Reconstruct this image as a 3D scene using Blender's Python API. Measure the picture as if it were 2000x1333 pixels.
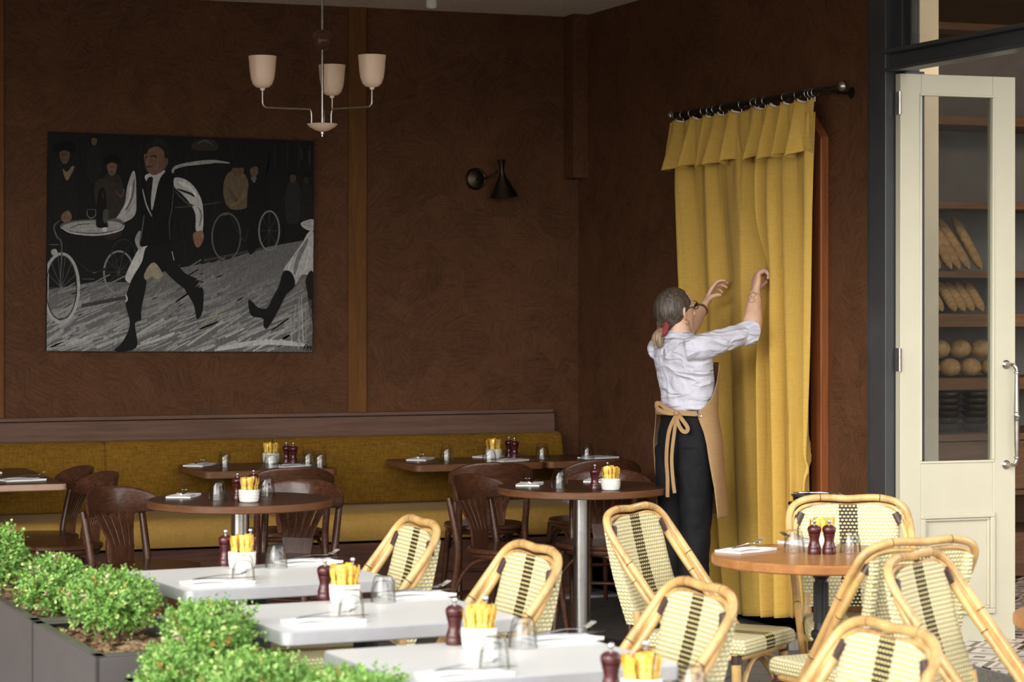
import bpy, bmesh, math, random
from mathutils import Vector, Matrix, noise as mnoise

# ---------------------------------------------------------------- scene, camera, sky, sun, exposure
S = bpy.context.scene
COL = S.collection
for _o in list(bpy.data.objects):
    bpy.data.objects.remove(_o, do_unlink=True)
S.view_settings.view_transform = 'Standard'
S.view_settings.look = 'None'
S.view_settings.gamma = 1.0
S.view_settings.use_curve_mapping = False
S.view_settings.exposure = 0.25
R = math.radians
PI = math.pi
YAW = -21.08                                   # the camera looks a little to the right of the back wall's normal
cam_d = bpy.data.cameras.new('camera')
cam_d.sensor_fit = 'HORIZONTAL'
cam_d.sensor_width = 36.0
cam_d.lens = 85.0
cam_d.shift_y = -0.03825
cam_d.clip_end = 200
cam_d.dof.use_dof = True
cam_d.dof.focus_distance = 11.0
cam_d.dof.aperture_fstop = 5.6
cam = bpy.data.objects.new('camera', cam_d)
COL.objects.link(cam)
cam.location = (-5.317, -12.740, 1.6)
cam.rotation_euler = (R(90), 0, R(YAW))
S.camera = cam

w = bpy.data.worlds.new('sky'); S.world = w; w.use_nodes = True
nt = w.node_tree; nt.nodes.clear()
wo = nt.nodes.new('ShaderNodeOutputWorld'); wb = nt.nodes.new('ShaderNodeBackground')
tc = nt.nodes.new('ShaderNodeTexCoord'); sx = nt.nodes.new('ShaderNodeSeparateXYZ')
rp = nt.nodes.new('ShaderNodeValToRGB')
# overcast sky: brightest band above the street, dimmer overhead, ground haze below
for _k, (_p, _c) in enumerate(((0.0, (0.55, 0.53, 0.50)), (0.02, (2.15, 2.10, 2.02)), (0.30, (2.10, 2.07, 2.02)), (0.58, (0.30, 0.31, 0.33)))):
    _e = rp.color_ramp.elements[_k] if _k < 2 else rp.color_ramp.elements.new(_p)
    _e.position = _p; _e.color = (*_c, 1)
nt.links.new(tc.outputs['Generated'], sx.inputs[0]); nt.links.new(sx.outputs['Z'], rp.inputs[0])
nt.links.new(rp.outputs[0], wb.inputs['Color']); wb.inputs['Strength'].default_value = 2.2
nt.links.new(wb.outputs[0], wo.inputs['Surface'])

sun_d = bpy.data.lights.new('hazy_sun', 'SUN'); sun_d.energy = 2.6; sun_d.angle = R(40); sun_d.color = (1.0, 0.96, 0.88)
sun = bpy.data.objects.new('hazy_sun', sun_d); COL.objects.link(sun)
sun.rotation_euler = Vector((0.68, 0.50, -0.44)).to_track_quat('-Z', 'Y').to_euler()
sun.location = (-4, -10, 8)

# ---------------------------------------------------------------- helpers
def link(o, parent=None):
    COL.objects.link(o)
    if parent: o.parent = parent
    return o

def cat_rom(pts, n=8, closed=False):
    P = [Vector(p) for p in pts]; out = []
    L = len(P); segs = L if closed else L - 1
    for i in range(segs):
        if closed: a, b, c, d = P[(i-1) % L], P[i], P[(i+1) % L], P[(i+2) % L]
        else: a, b, c, d = P[max(i-1, 0)], P[i], P[i+1], P[min(i+2, L-1)]
        for k in range(n):
            t = k / n
            out.append(0.5*((2*b) + (c-a)*t + (2*a-5*b+4*c-d)*t*t + (3*b-a-3*c+d)*t**3))
    if not closed: out.append(P[-1])
    return out

class MB:
    def __init__(s): s.v = []; s.f = []; s.m = []; s.uv = []; s.has_uv = False; s.col = []
    def face(s, idx, mi=0, uv=None):
        s.f.append(tuple(idx)); s.m.append(mi); s.uv.append(uv)
        if uv: s.has_uv = True
    def grid(s, fn, nu, nv, cu=False, cv=False, uvfn=None, mi=0, flip=False):
        b = len(s.v); U = nu if cu else nu+1; V = nv if cv else nv+1
        for i in range(U):
            for j in range(V): s.v.append(tuple(fn(i/nu, j/nv)))
        for i in range(nu):
            for j in range(nv):
                i2 = (i+1) % U; j2 = (j+1) % V
                q = [b+i*V+j, b+i2*V+j, b+i2*V+j2, b+i*V+j2]
                uv = None
                if uvfn: uv = [uvfn(i/nu, j/nv), uvfn((i+1)/nu, j/nv), uvfn((i+1)/nu, (j+1)/nv), uvfn(i/nu, (j+1)/nv)]
                if flip: q.reverse(); uv = uv[::-1] if uv else None
                s.face(q, mi(i, j) if callable(mi) else mi, uv)
        return s
    def rings(s, rings, caps=True, mi=0, closed=False, ringmi=None):
        b = len(s.v); n = len(rings[0]); L = len(rings)
        for r_ in rings: s.v.extend(tuple(p) for p in r_)
        for i in range(L if closed else L-1):
            i2 = (i+1) % L
            for j in range(n):
                j2 = (j+1) % n
                s.face((b+i*n+j, b+i*n+j2, b+i2*n+j2, b+i2*n+j), ringmi(i) if ringmi else mi)
        if caps and not closed:
            s.face([b+j for j in range(n)][::-1], mi); s.face([b+(L-1)*n+j for j in range(n)], mi)
        return s
    def tube(s, pts, rad, seg=10, n=1, closed=False, mi=0, caps=True, flat=1.0, ringmi=None):
        P = cat_rom(pts, n, closed) if n > 1 else [Vector(p) for p in pts]
        L = len(P)
        def rr(i):
            if callable(rad): return rad(i/(L-1))
            if isinstance(rad, (list, tuple)):
                t = i/(L-1)*(len(rad)-1); k = min(int(t), len(rad)-2); return rad[k]+(rad[k+1]-rad[k])*(t-k)
            return rad
        up = None; rings = []
        for i in range(L):
            if closed: T = (P[(i+1) % L]-P[(i-1) % L])
            else: T = P[min(i+1, L-1)]-P[max(i-1, 0)]
            if T.length < 1e-9: T = Vector((0, 0, 1))
            T.normalize()
            if up is None:
                up = Vector((0, 0, 1)) if abs(T.z) < 0.9 else Vector((0, 1, 0))
            A = (up - T*up.dot(T))
            if A.length < 1e-6: A = T.orthogonal()
            A.normalize(); up = A; B = T.cross(A); r_ = rr(i)
            rings.append([P[i]+A*math.cos(2*PI*k/seg)*r_*flat+B*math.sin(2*PI*k/seg)*r_ for k in range(seg)])
        return s.rings(rings, caps, mi, closed, ringmi)
    def lathe(s, prof, seg=24, c=(0, 0, 0), mi=0, caps=True, ringmi=None):
        rings = [[(c[0]+max(r_, 1e-4)*math.cos(2*PI*k/seg), c[1]+max(r_, 1e-4)*math.sin(2*PI*k/seg), c[2]+z) for k in range(seg)] for r_, z in prof]
        return s.rings(rings, caps, mi, False, ringmi)
    def box(s, x0, x1, y0, y1, z0, z1, mi=0):
        b = len(s.v)
        s.v += [(x0, y0, z0), (x1, y0, z0), (x1, y1, z0), (x0, y1, z0), (x0, y0, z1), (x1, y0, z1), (x1, y1, z1), (x0, y1, z1)]
        for q in ((3, 2, 1, 0), (4, 5, 6, 7), (0, 1, 5, 4), (1, 2, 6, 5), (2, 3, 7, 6), (3, 0, 4, 7)): s.face([b+k for k in q], mi)
        return s
    def slab(s, out, z0, z1, ch=0.003, mi=0, edge_mi=None):
        n = len(out); cx = sum(p[0] for p in out)/n; cy = sum(p[1] for p in out)/n
        def ins(d):
            r_ = []
            for p in out:
                v = Vector((p[0]-cx, p[1]-cy)); l = v.length; r_.append((cx+v.x*(l-d)/l, cy+v.y*(l-d)/l))
            return r_
        a = ins(ch); rs = [[(x, y, z0) for x, y in a], [(x, y, z0+ch) for x, y in out], [(x, y, z1-ch) for x, y in out], [(x, y, z1) for x, y in a]]
        em = mi if edge_mi is None else edge_mi
        b = len(s.v)
        for r_ in rs: s.v.extend(r_)
        for i in range(3):
            for j in range(n):
                j2 = (j+1) % n; s.face((b+i*n+j, b+i*n+j2, b+(i+1)*n+j2, b+(i+1)*n+j), em)
        s.face([b+j for j in range(n)][::-1], mi); s.face([b+3*n+j for j in range(n)], mi)
        return s
    def ball(s, c, r_, seg=16, rg=10, mi=0, rot=None):
        if not isinstance(r_, (tuple, list)): r_ = (r_, r_, r_)
        rings = []
        for i in range(rg+1):
            a = -PI/2+PI*i/rg; ca = max(math.cos(a), 1e-3); sa = math.sin(a)
            q = []
            for k in range(seg):
                v = Vector((r_[0]*ca*math.cos(2*PI*k/seg), r_[1]*ca*math.sin(2*PI*k/seg), r_[2]*sa))
                if rot is not None: v = rot @ v
                q.append(v+Vector(c))
            rings.append(q)
        return s.rings(rings, True, mi)
    def xf(s, M, start=0):
        for i in range(start, len(s.v)): s.v[i] = tuple(M @ Vector(s.v[i]))
        return s
    def build(s, name, mats, parent=None, smooth=40, loc=None, rot=None):
        me = bpy.data.meshes.new(name)
        me.from_pydata(s.v, [], s.f)
        if not isinstance(mats, (list, tuple)): mats = [mats]
        for m_ in mats: me.materials.append(m_)
        if len(mats) > 1: me.polygons.foreach_set('material_index', s.m)
        if s.has_uv:
            ul = me.uv_layers.new(name='UVMap'); k = 0
            for p, uv in zip(me.polygons, s.uv):
                for c in range(p.loop_total): ul.data[k].uv = uv[c] if uv else (9, 9); k += 1
        if s.col:
            ca = me.color_attributes.new('paint', 'FLOAT_COLOR', 'POINT')
            for i, c in enumerate(s.col): ca.data[i].color = (*c, 1)
        me.validate(); me.update()
        if smooth:
            me.shade_smooth()
            if smooth < 180: me.set_sharp_from_angle(angle=R(smooth))
        o = bpy.data.objects.new(name, me)
        if loc: o.location = loc
        if rot: o.rotation_euler = rot
        return link(o, parent)

def bevel(o, w_=0.004, seg=2):
    m_ = o.modifiers.new('bevel', 'BEVEL'); m_.width = w_; m_.segments = seg; m_.limit_method = 'ANGLE'; return o
def tag(o, label, cat, group=None, kind=None):
    o['label'] = label; o['category'] = cat
    if group: o['group'] = group
    if kind: o['kind'] = kind
    return o
def thing(name, label, cat, loc=(0, 0, 0), rz=0.0, group=None):
    o = bpy.data.objects.new(name, None); COL.objects.link(o); o.empty_display_size = 0.05
    o.location = loc; o.rotation_euler = (0, 0, rz)
    return tag(o, label, cat, group)
def dup(root, label, loc, rz=0.0, group=None):
    r_ = root.copy(); COL.objects.link(r_); r_.location = loc; r_.rotation_euler = (root.rotation_euler.x, root.rotation_euler.y, rz)
    r_['label'] = label
    if group: r_['group'] = group
    for ch in list(root.children):
        c = ch.copy(); COL.objects.link(c); c.parent = r_
        for g in list(ch.children):
            d = g.copy(); COL.objects.link(d); d.parent = c
    return r_
def struct(o): o['kind'] = 'structure'; return o
def rrect(x0, x1, y0, y1, r_, n=6):
    out = []
    for cx, cy, a0 in ((x1-r_, y1-r_, 0), (x0+r_, y1-r_, 90), (x0+r_, y0+r_, 180), (x1-r_, y0+r_, 270)):
        for k in range(n+1):
            a = R(a0+90*k/n); out.append((cx+r_*math.cos(a), cy+r_*math.sin(a)))
    return out
def circ(r_, n=64, cx=0, cy=0): return [(cx+r_*math.cos(2*PI*k/n), cy+r_*math.sin(2*PI*k/n)) for k in range(n)]

# ---------------------------------------------------------------- materials
class NT:
    def __init__(s, name):
        s.m = bpy.data.materials.new(name); s.m.use_nodes = True; s.t = s.m.node_tree; s.t.nodes.clear()
        s.out = s.n('ShaderNodeOutputMaterial'); s.b = s.n('ShaderNodeBsdfPrincipled'); s.l(s.b.outputs[0], s.out.inputs[0])
    def n(s, typ, **kw):
        x = s.t.nodes.new(typ)
        for k, v in kw.items(): setattr(x, k, v)
        return x
    def l(s, a, b): s.t.links.new(a, b)
    def set(s, **kw):
        for k, v in kw.items():
            i = s.b.inputs[k.replace('_', ' ')]
            i.default_value = (*v, 1) if isinstance(v, tuple) and len(v) == 3 and i.type == 'RGBA' else v
        return s
    def math(s, op, a, b=None, c=None):
        x = s.n('ShaderNodeMath', operation=op)
        for i, v in enumerate((a, b, c)):
            if v is None: continue
            if hasattr(v, 'is_output'): s.l(v, x.inputs[i])
            else: x.inputs[i].default_value = v
        return x.outputs[0]
    def coord(s, kind='Object', scale=(1, 1, 1), rot=(0, 0, 0)):
        t = s.n('ShaderNodeTexCoord'); mp = s.n('ShaderNodeMapping')
        mp.inputs['Scale'].default_value = scale; mp.inputs['Rotation'].default_value = rot
        s.l(t.outputs[kind], mp.inputs[0]); return mp.outputs[0]
    def noise(s, vec, scale=5, detail=4, rough=0.55, dist=0.0):
        x = s.n('ShaderNodeTexNoise'); x.inputs['Scale'].default_value = scale; x.inputs['Detail'].default_value = detail
        x.inputs['Roughness'].default_value = rough; x.inputs['Distortion'].default_value = dist
        if vec is not None: s.l(vec, x.inputs['Vector'])
        return x
    def ramp(s, fac, stops):
        x = s.n('ShaderNodeValToRGB'); cr = x.color_ramp
        while len(cr.elements) < len(stops): cr.elements.new(0.5)
        for el, (p, c) in zip(cr.elements, stops): el.position = p; el.color = (*c, 1)
        s.l(fac, x.inputs[0]); return x.outputs[0]
    def mix(s, fac, a, b, typ='MIX'):
        x = s.n('ShaderNodeMix', data_type='RGBA', blend_type=typ)
        for i, v in ((0, fac), (6, a), (7, b)):
            if hasattr(v, 'is_output'): s.l(v, x.inputs[i])
            else: x.inputs[i].default_value = (*v, 1) if isinstance(v, tuple) else v
        return x.outputs[2]
    def bump(s, h, strength=0.3, dist=0.01):
        x = s.n('ShaderNodeBump'); x.inputs['Strength'].default_value = strength; x.inputs['Distance'].default_value = dist
        s.l(h, x.inputs['Height']); s.l(x.outputs[0], s.b.inputs['Normal'])
    def color(s, c): s.l(c, s.b.inputs['Base Color'])

def plain(name, col, rough=0.5, var=0.12, scale=14, metal=0.0, bump=0.0, bdist=0.002, spec=0.5):
    t = NT(name); t.set(Roughness=rough, Metallic=metal); t.b.inputs['Specular IOR Level'].default_value = spec
    nz = t.noise(t.coord(), scale, 4)
    lo = tuple(c*(1-var) for c in col); hi = tuple(min(c*(1+var), 1) for c in col)
    t.color(t.ramp(nz.outputs[0], [(0.3, lo), (0.7, hi)]))
    if bump: t.bump(nz.outputs[0], bump, bdist)
    return t.m

def wood(name, dark, light, rough=0.35, scale=(3, 3, 40), axis=None, coat=0.0, kind='Object', bump=0.05, spec=0.3):
    t = NT(name); t.set(Roughness=rough, Coat_Weight=coat); t.b.inputs['Specular IOR Level'].default_value = spec
    v = t.coord(kind, scale)
    a = t.noise(v, 1.6, 6, 0.6, 0.6); b = t.noise(v, 7.0, 3, 0.6)
    f = t.math('ADD', t.math('MULTIPLY', a.outputs[0], 0.75), t.math('MULTIPLY', b.outputs[0], 0.25))
    t.color(t.ramp(f, [(0.32, dark), (0.5, tuple((x+y)/2 for x, y in zip(dark, light))), (0.66, light)]))
    t.bump(b.outputs[0], bump, 0.002)
    return t.m

def trowel(name, dark, light, kind='Object'):
    # brushed plaster: patches of strokes, each patch with its own direction
    t = NT(name); t.set(Roughness=0.7); t.b.inputs['Specular IOR Level'].default_value = 0.12
    v = t.coord(kind)
    warp = t.noise(v, 2.2, 2); wv = t.n('ShaderNodeVectorMath', operation='MULTIPLY_ADD')
    t.l(warp.outputs['Color'], wv.inputs[0]); wv.inputs[1].default_value = (0.09, 0.09, 0.09); t.l(v, wv.inputs[2])
    total = None; hs = []
    for k, sc in enumerate((5.5, 9.0)):
        vo = t.n('ShaderNodeTexVoronoi'); vo.inputs['Scale'].default_value = sc; t.l(wv.outputs[0], vo.inputs['Vector'])
        sp = t.n('ShaderNodeSeparateColor'); t.l(vo.outputs['Color'], sp.inputs[0])
        rot = t.n('ShaderNodeVectorRotate', rotation_type='Y_AXIS' if kind == 'Object' else 'Z_AXIS')
        t.l(v, rot.inputs['Vector']); t.l(t.math('MULTIPLY', sp.outputs[0], 6.28), rot.inputs['Angle'])
        mp = t.n('ShaderNodeMapping'); mp.inputs['Scale'].default_value = (7, 40, 120) if k == 0 else (9, 50, 160); t.l(rot.outputs[0], mp.inputs[0])
        nz = t.noise(mp.outputs[0], 1.0, 5, 0.65)
        h = t.math('ADD', t.math('MULTIPLY', nz.outputs[0], 0.8), t.math('MULTIPLY', sp.outputs[1], 0.10)); hs.append(h)
    f = t.math('MULTIPLY', t.math('ADD', hs[0], hs[1]), 0.5)
    big = t.noise(v, 1.3, 3); f2 = t.math('ADD', t.math('MULTIPLY', f, 0.92), t.math('MULTIPLY', big.outputs[0], 0.16))
    t.color(t.ramp(f2, [(0.36, dark), (0.52, tuple((a*0.55+b*0.45) for a, b in zip(dark, light))), (0.74, light)]))
    t.bump(f, 0.25, 0.004)
    return t.m

def fabric(name, dark, light, sx_=260, sz_=260, rough=0.85, kind='Object', sheen=0.2, bump=0.25):
    t = NT(name); t.set(Roughness=rough, Sheen_Weight=sheen*0.3); t.b.inputs['Specular IOR Level'].default_value = 0.15
    a = t.noise(t.coord(kind, (sx_, sx_, 14)), 1, 3, 0.6); b = t.noise(t.coord(kind, (16, 16, sz_)), 1, 3, 0.6); c = t.noise(t.coord(kind), 2.5, 2)
    f = t.math('ADD', t.math('MULTIPLY', t.math('ADD', a.outputs[0], b.outputs[0]), 0.42), t.math('MULTIPLY', c.outputs[0], 0.16))
    t.color(t.ramp(f, [(0.36, dark), (0.64, light)])); t.bump(f, bump, 0.002)
    return t.m

def weave(name):
    # UV in metres: woven plastic strands, dark band along u = 0
    t = NT(name); t.set(Roughness=0.42)
    uv = t.n('ShaderNodeUVMap', uv_map='UVMap'); sp = t.n('ShaderNodeSeparateXYZ'); t.l(uv.outputs[0], sp.inputs[0])
    U, V = sp.outputs[0], sp.outputs[1]
    row = t.math('DIVIDE', V, 0.0125); rf = t.math('FLOOR', row)
    off = t.math('MULTIPLY', t.math('MODULO', t.math('ABSOLUTE', rf), 2.0), 0.5)
    colc = t.math('ADD', t.math('DIVIDE', U, 0.0145), off)
    fu = t.math('SUBTRACT', t.math('FRACT', colc), 0.5); fv = t.math('SUBTRACT', t.math('FRACT', row), 0.5)
    d = t.math('ADD', t.math('POWER', t.math('ABSOLUTE', t.math('MULTIPLY', fu, 2.3)), 2.5), t.math('POWER', t.math('ABSOLUTE', t.math('MULTIPLY', fv, 2.5)), 2.5))
    dash = t.math('LESS_THAN', d, 1.0); h = t.math('SUBTRACT', 1.0, t.math('MINIMUM', d, 1.6))
    strip = t.math('LESS_THAN', t.math('ABSOLUTE', U), 0.034)
    body = t.mix(dash, (0.52, 0.44, 0.15), (0.78, 0.72, 0.50))
    d2 = t.math('ADD', t.math('POWER', t.math('ABSOLUTE', t.math('MULTIPLY', fu, 3.0)), 2.0), t.math('POWER', t.math('ABSOLUTE', t.math('MULTIPLY', fv, 4.2)), 2.0))
    band = t.mix(t.math('LESS_THAN', d2, 1.0), (0.030, 0.020, 0.018), (0.80, 0.70, 0.28))
    t.color(t.mix(strip, body, band)); t.bump(h, 0.6, 0.004)
    return t.m

def cane(name, base, dark):
    t = NT(name); t.set(Roughness=0.33, Coat_Weight=0.25)
    v = t.coord('Object', (1, 1, 1)); a = t.noise(v, 9, 4, 0.6, 0.4); b = t.noise(t.coord('Object', (60, 60, 8)), 1, 3)
    f = t.math('ADD', t.math('MULTIPLY', a.outputs[0], 0.75), t.math('MULTIPLY', b.outputs[0], 0.25))
    t.color(t.ramp(f, [(0.28, dark), (0.42, tuple((x*2+y)/3 for x, y in zip(base, dark))), (0.52, base), (0.72, tuple(min(1, x*1.2) for x in base))]))
    return t.m

def clear(name, tint, edge, rough, f0):
    # thin clear sheet: see-through, with a mirror reflection that grows towards grazing view
    t = NT(name); tr = t.n('ShaderNodeBsdfTransparent'); gl = t.n('ShaderNodeBsdfGlossy'); mx = t.n('ShaderNodeMixShader')
    lw = t.n('ShaderNodeLayerWeight'); lw.inputs[0].default_value = 0.5; fc = lw.outputs['Facing']
    t.l(t.ramp(fc, [(0.0, tint), (0.42, tint), (1.0, edge)]), tr.inputs[0]); gl.inputs['Roughness'].default_value = rough
    t.l(t.math('MULTIPLY_ADD', t.math('POWER', fc, 4.0), 0.75, f0), mx.inputs[0]); t.l(tr.outputs[0], mx.inputs[1]); t.l(gl.outputs[0], mx.inputs[2]); t.l(mx.outputs[0], t.out.inputs[0])
    return t.m
def glass_mat(name): return clear(name, (0.935, 0.94, 0.938), (0.42, 0.425, 0.425), 0.03, 0.06)
def pane_mat(name): return clear(name, (0.80, 0.82, 0.80), (0.6, 0.62, 0.6), 0.02, 0.045)

def pavers(name):
    t = NT(name); t.set(Roughness=0.55)
    v = t.coord('Object', (1, 1, 1), (0, 0, R(40)))
    br = t.n('ShaderNodeTexBrick'); br.inputs['Scale'].default_value = 1.0; br.inputs['Brick Width'].default_value = 0.30; br.inputs['Row Height'].default_value = 0.20
    br.inputs['Mortar Size'].default_value = 0.004; br.inputs['Color1'].default_value = (0.115, 0.112, 0.112, 1); br.inputs['Color2'].default_value = (0.155, 0.150, 0.147, 1)
    br.inputs['Mortar'].default_value = (0.018, 0.017, 0.016, 1); t.l(v, br.inputs['Vector'])
    nz = t.noise(t.coord(), 60, 5, 0.7); sp = t.math('GREATER_THAN', nz.outputs[0], 0.63)
    big = t.noise(t.coord(), 1.5, 3)
    c1 = t.mix(t.math('MULTIPLY', sp, 0.25), br.outputs['Color'], (0.25, 0.25, 0.24))
    t.color(t.mix(t.math('MULTIPLY', big.outputs[0], 0.5), c1, (0.11, 0.107, 0.104)))
    t.bump(t.math('ADD', t.math('MULTIPLY', br.outputs['Fac'], -1.0), t.math('MULTIPLY', nz.outputs[0], 0.3)), 0.4, 0.004)
    return t.m

def mosaic(name):
    t = NT(name); t.set(Roughness=0.3)
    v = t.coord('Object'); sp = t.n('ShaderNodeSeparateXYZ'); t.l(v, sp.inputs[0])
    def tri(x, p): return t.math('ABSOLUTE', t.math('SUBTRACT', t.math('FRACT', t.math('DIVIDE', x, p)), 0.5))
    a = t.math('ADD', tri(sp.outputs[0], 0.26), tri(sp.outputs[1], 0.26))
    ring = t.math('FRACT', t.math('MULTIPLY', a, 2.0))
    c = t.ramp(ring, [(0.0, (0.10, 0.05, 0.035)), (0.26, (0.10, 0.05, 0.035)), (0.28, (0.68, 0.66, 0.62)), (0.62, (0.68, 0.66, 0.62)), (0.64, (0.36, 0.24, 0.15)), (0.8, (0.36, 0.24, 0.15)), (0.82, (0.68, 0.66, 0.62))])
    t.color(c)
    return t.m

M = {}
M['wall'] = trowel('brushed_plaster', (0.055, 0.024, 0.011), (0.190, 0.083, 0.040))
def wall_side():
    m_ = trowel('brushed_plaster_side', (0.055, 0.024, 0.011), (0.190, 0.083, 0.040))
    for n_ in m_.node_tree.nodes:
        if n_.bl_idname == 'ShaderNodeVectorRotate': n_.rotation_type = 'X_AXIS'
    for n_ in m_.node_tree.nodes:
        if n_.bl_idname == 'ShaderNodeMapping' and tuple(round(k) for k in n_.inputs['Scale'].default_value) in ((7, 40, 120), (9, 50, 160)):
            s_ = n_.inputs['Scale'].default_value; n_.inputs['Scale'].default_value = (s_[1], s_[0], s_[2])
    return m_
M['wall_side'] = wall_side()
M['ceil'] = plain('acoustic_ceiling', (0.85, 0.72, 0.57), 0.9, 0.22, 90, bump=0.3)
M['pavers'] = pavers('slate_pavers')
M['street'] = plain('pale_street_paving', (0.42, 0.41, 0.39), 0.8, 0.12, 3)
M['stone'] = plain('dark_reflected_wall', (0.10, 0.09, 0.08), 0.8, 0.2, 2)
M['mosaic'] = mosaic('mosaic_tile')
M['concrete'] = plain('step_concrete', (0.22, 0.205, 0.18), 0.8, 0.2, 60)
M['trimwood'] = wood('brown_wall_trim', (0.115, 0.046, 0.013), (0.19, 0.082, 0.024), 0.55, (18, 18, 1.5), spec=0.12)
M['railwood'] = wood('dado_wood', (0.10, 0.053, 0.037), (0.18, 0.10, 0.072), 0.6, (1.3, 10, 22), spec=0.2)
M['plinth'] = wood('plinth_wood', (0.075, 0.032, 0.020), (0.15, 0.070, 0.046), 0.55, (1.3, 10, 22), spec=0.2)
M['jamb'] = wood('cedar_jamb', (0.16, 0.045, 0.014), (0.30, 0.095, 0.030), 0.4, (30, 30, 1.2))
M['steel'] = plain('charcoal_steel', (0.040, 0.042, 0.046), 0.38, 0.12, 8, spec=0.6)
M['cream'] = plain('cream_paint', (0.52, 0.485, 0.37), 0.35, 0.03, 6)
M['creamcol'] = plain('cream_plaster', (0.62, 0.56, 0.46), 0.6, 0.05, 6)
M['nickel'] = plain('aged_nickel', (0.42, 0.39, 0.35), 0.28, 0.15, 30, metal=1.0)
M['chrome'] = plain('chrome', (0.80, 0.80, 0.80), 0.10, 0.03, 10, metal=1.0)
M['brushed'] = plain('brushed_steel', (0.58, 0.56, 0.53), 0.27, 0.06, 40, metal=1.0)
M['alu'] = plain('satin_aluminium', (0.52, 0.52, 0.55), 0.45, 0.05, 30, metal=0.6)
M['iron'] = plain('black_cast_iron', (0.018, 0.018, 0.019), 0.42, 0.15, 20)
M['blackmetal'] = plain('black_metal', (0.014, 0.012, 0.011), 0.35, 0.15, 20, metal=0.3)
M['brass'] = plain('smoked_brass', (0.075, 0.058, 0.040), 0.38, 0.15, 20, metal=1.0)
M['shade'] = plain('glazed_cream_glass', (0.86, 0.63, 0.46), 0.22, 0.03, 5)
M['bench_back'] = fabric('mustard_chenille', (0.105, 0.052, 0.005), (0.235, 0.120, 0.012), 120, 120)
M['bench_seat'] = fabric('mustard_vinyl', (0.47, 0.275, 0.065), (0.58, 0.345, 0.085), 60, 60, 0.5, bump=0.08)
M['darkwood'] = wood('dark_bentwood', (0.028, 0.011, 0.006), (0.110, 0.042, 0.022), 0.28, (9, 60, 60), coat=0.12)
M['slatwood'] = wood('dark_slat_wood', (0.036, 0.014, 0.008), (0.130, 0.052, 0.027), 0.30, (60, 60, 8), coat=0.12)
M['tabletop'] = wood('walnut_table_top', (0.058, 0.026, 0.015), (0.100, 0.042, 0.022), 0.33, (2.5, 30, 30), coat=0.0, spec=0.2)
M['tableedge'] = wood('walnut_table_edge', (0.11, 0.045, 0.020), (0.19, 0.085, 0.040), 0.35, (5, 5, 30))
M['oaktop'] = wood('honey_table_top', (0.28, 0.115, 0.036), (0.43, 0.19, 0.068), 0.30, (2.0, 16, 16), spec=0.25)
M['white'] = plain('white_laminate', (0.73, 0.72, 0.69), 0.32, 0.02, 5)
M['ply'] = plain('pale_edge_band', (0.42, 0.27, 0.19), 0.4, 0.1, 20)
M['weave'] = weave('woven_plastic_strands')
M['cane'] = cane('polished_cane', (0.62, 0.39, 0.15), (0.26, 0.115, 0.035))
M['canedark'] = plain('cane_node_ring', (0.07, 0.032, 0.014), 0.5, 0.2, 40)
M['wrap'] = plain('dark_binding', (0.055, 0.028, 0.026), 0.42, 0.25, 120, bump=0.4)
M['ceramic'] = plain('white_ceramic', (0.82, 0.80, 0.75), 0.22, 0.02, 8)
M['gold'] = NT('gold_paper')
_t = M['gold']; _n = _t.noise(_t.coord('Object'), 70, 3, 0.6); _t.color(_t.ramp(_n.outputs[0], [(0.3, (0.48, 0.22, 0.015)), (0.5, (0.85, 0.52, 0.06)), (0.68, (0.95, 0.80, 0.38))])); _t.set(Roughness=0.3, Metallic=0.25); _t.bump(_n.outputs[0], 0.6, 0.003); M['gold'] = _t.m
M['mill'] = plain('burgundy_lacquer', (0.062, 0.010, 0.011), 0.2, 0.15, 20)
M['cloth'] = plain('white_napkin', (0.84, 0.83, 0.82), 0.85, 0.03, 30, bump=0.1)
M['glass'] = glass_mat('clear_glass')
M['pane'] = pane_mat('door_pane')
M['cur'] = fabric('mustard_linen', (0.49, 0.302, 0.060), (0.62, 0.402, 0.095), 420, 420, 0.85, bump=0.12)
M['lining'] = plain('white_lining', (0.75, 0.73, 0.70), 0.8, 0.03, 20)
M['planter'] = plain('grey_powder_coat', (0.115, 0.102, 0.100), 0.33, 0.06, 10)
M['soil'] = plain('bark_mulch', (0.27, 0.17, 0.09), 0.9, 0.6, 45, bump=1.0, bdist=0.02)
M['skin'] = plain('skin', (0.72, 0.45, 0.32), 0.5, 0.08, 30)
def poplin():
    t = NT('white_poplin'); t.set(Roughness=0.8, Base_Color=(0.83, 0.81, 0.87)); t.b.inputs['Specular IOR Level'].default_value = 0.1
    hs = []
    for sc, rot in (((4, 4, 13), (0.5, 0.3, 0)), ((3.2, 3.2, 11), (-0.45, 0.5, 0)), ((11, 11, 4), (0, 0.3, 0.4))):
        n_ = t.noise(t.coord('Object', sc, rot), 1.0, 2, 0.4, 0.5)
        hs.append(t.math('POWER', t.math('SUBTRACT', 1.0, t.math('ABSOLUTE', t.math('SUBTRACT', t.math('MULTIPLY', n_.outputs[0], 2.0), 1.0))), 5.0))
    h = t.math('MAXIMUM', t.math('MAXIMUM', hs[0], hs[1]), t.math('MULTIPLY', hs[2], 0.5)); t.bump(h, 0.75, 0.018)
    v_ = t.noise(t.coord(), 30, 2); t.color(t.ramp(v_.outputs[0], [(0.3, (0.60, 0.59, 0.68)), (0.7, (0.65, 0.64, 0.73))]))
    return t.m
M['shirt'] = poplin()
M['trouser'] = plain('black_twill', (0.009, 0.009, 0.011), 0.75, 0.15, 60, spec=0.2)
M['apron'] = fabric('tan_canvas', (0.33, 0.20, 0.095), (0.42, 0.265, 0.13), 300, 300, 0.85, sheen=0.0)
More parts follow.
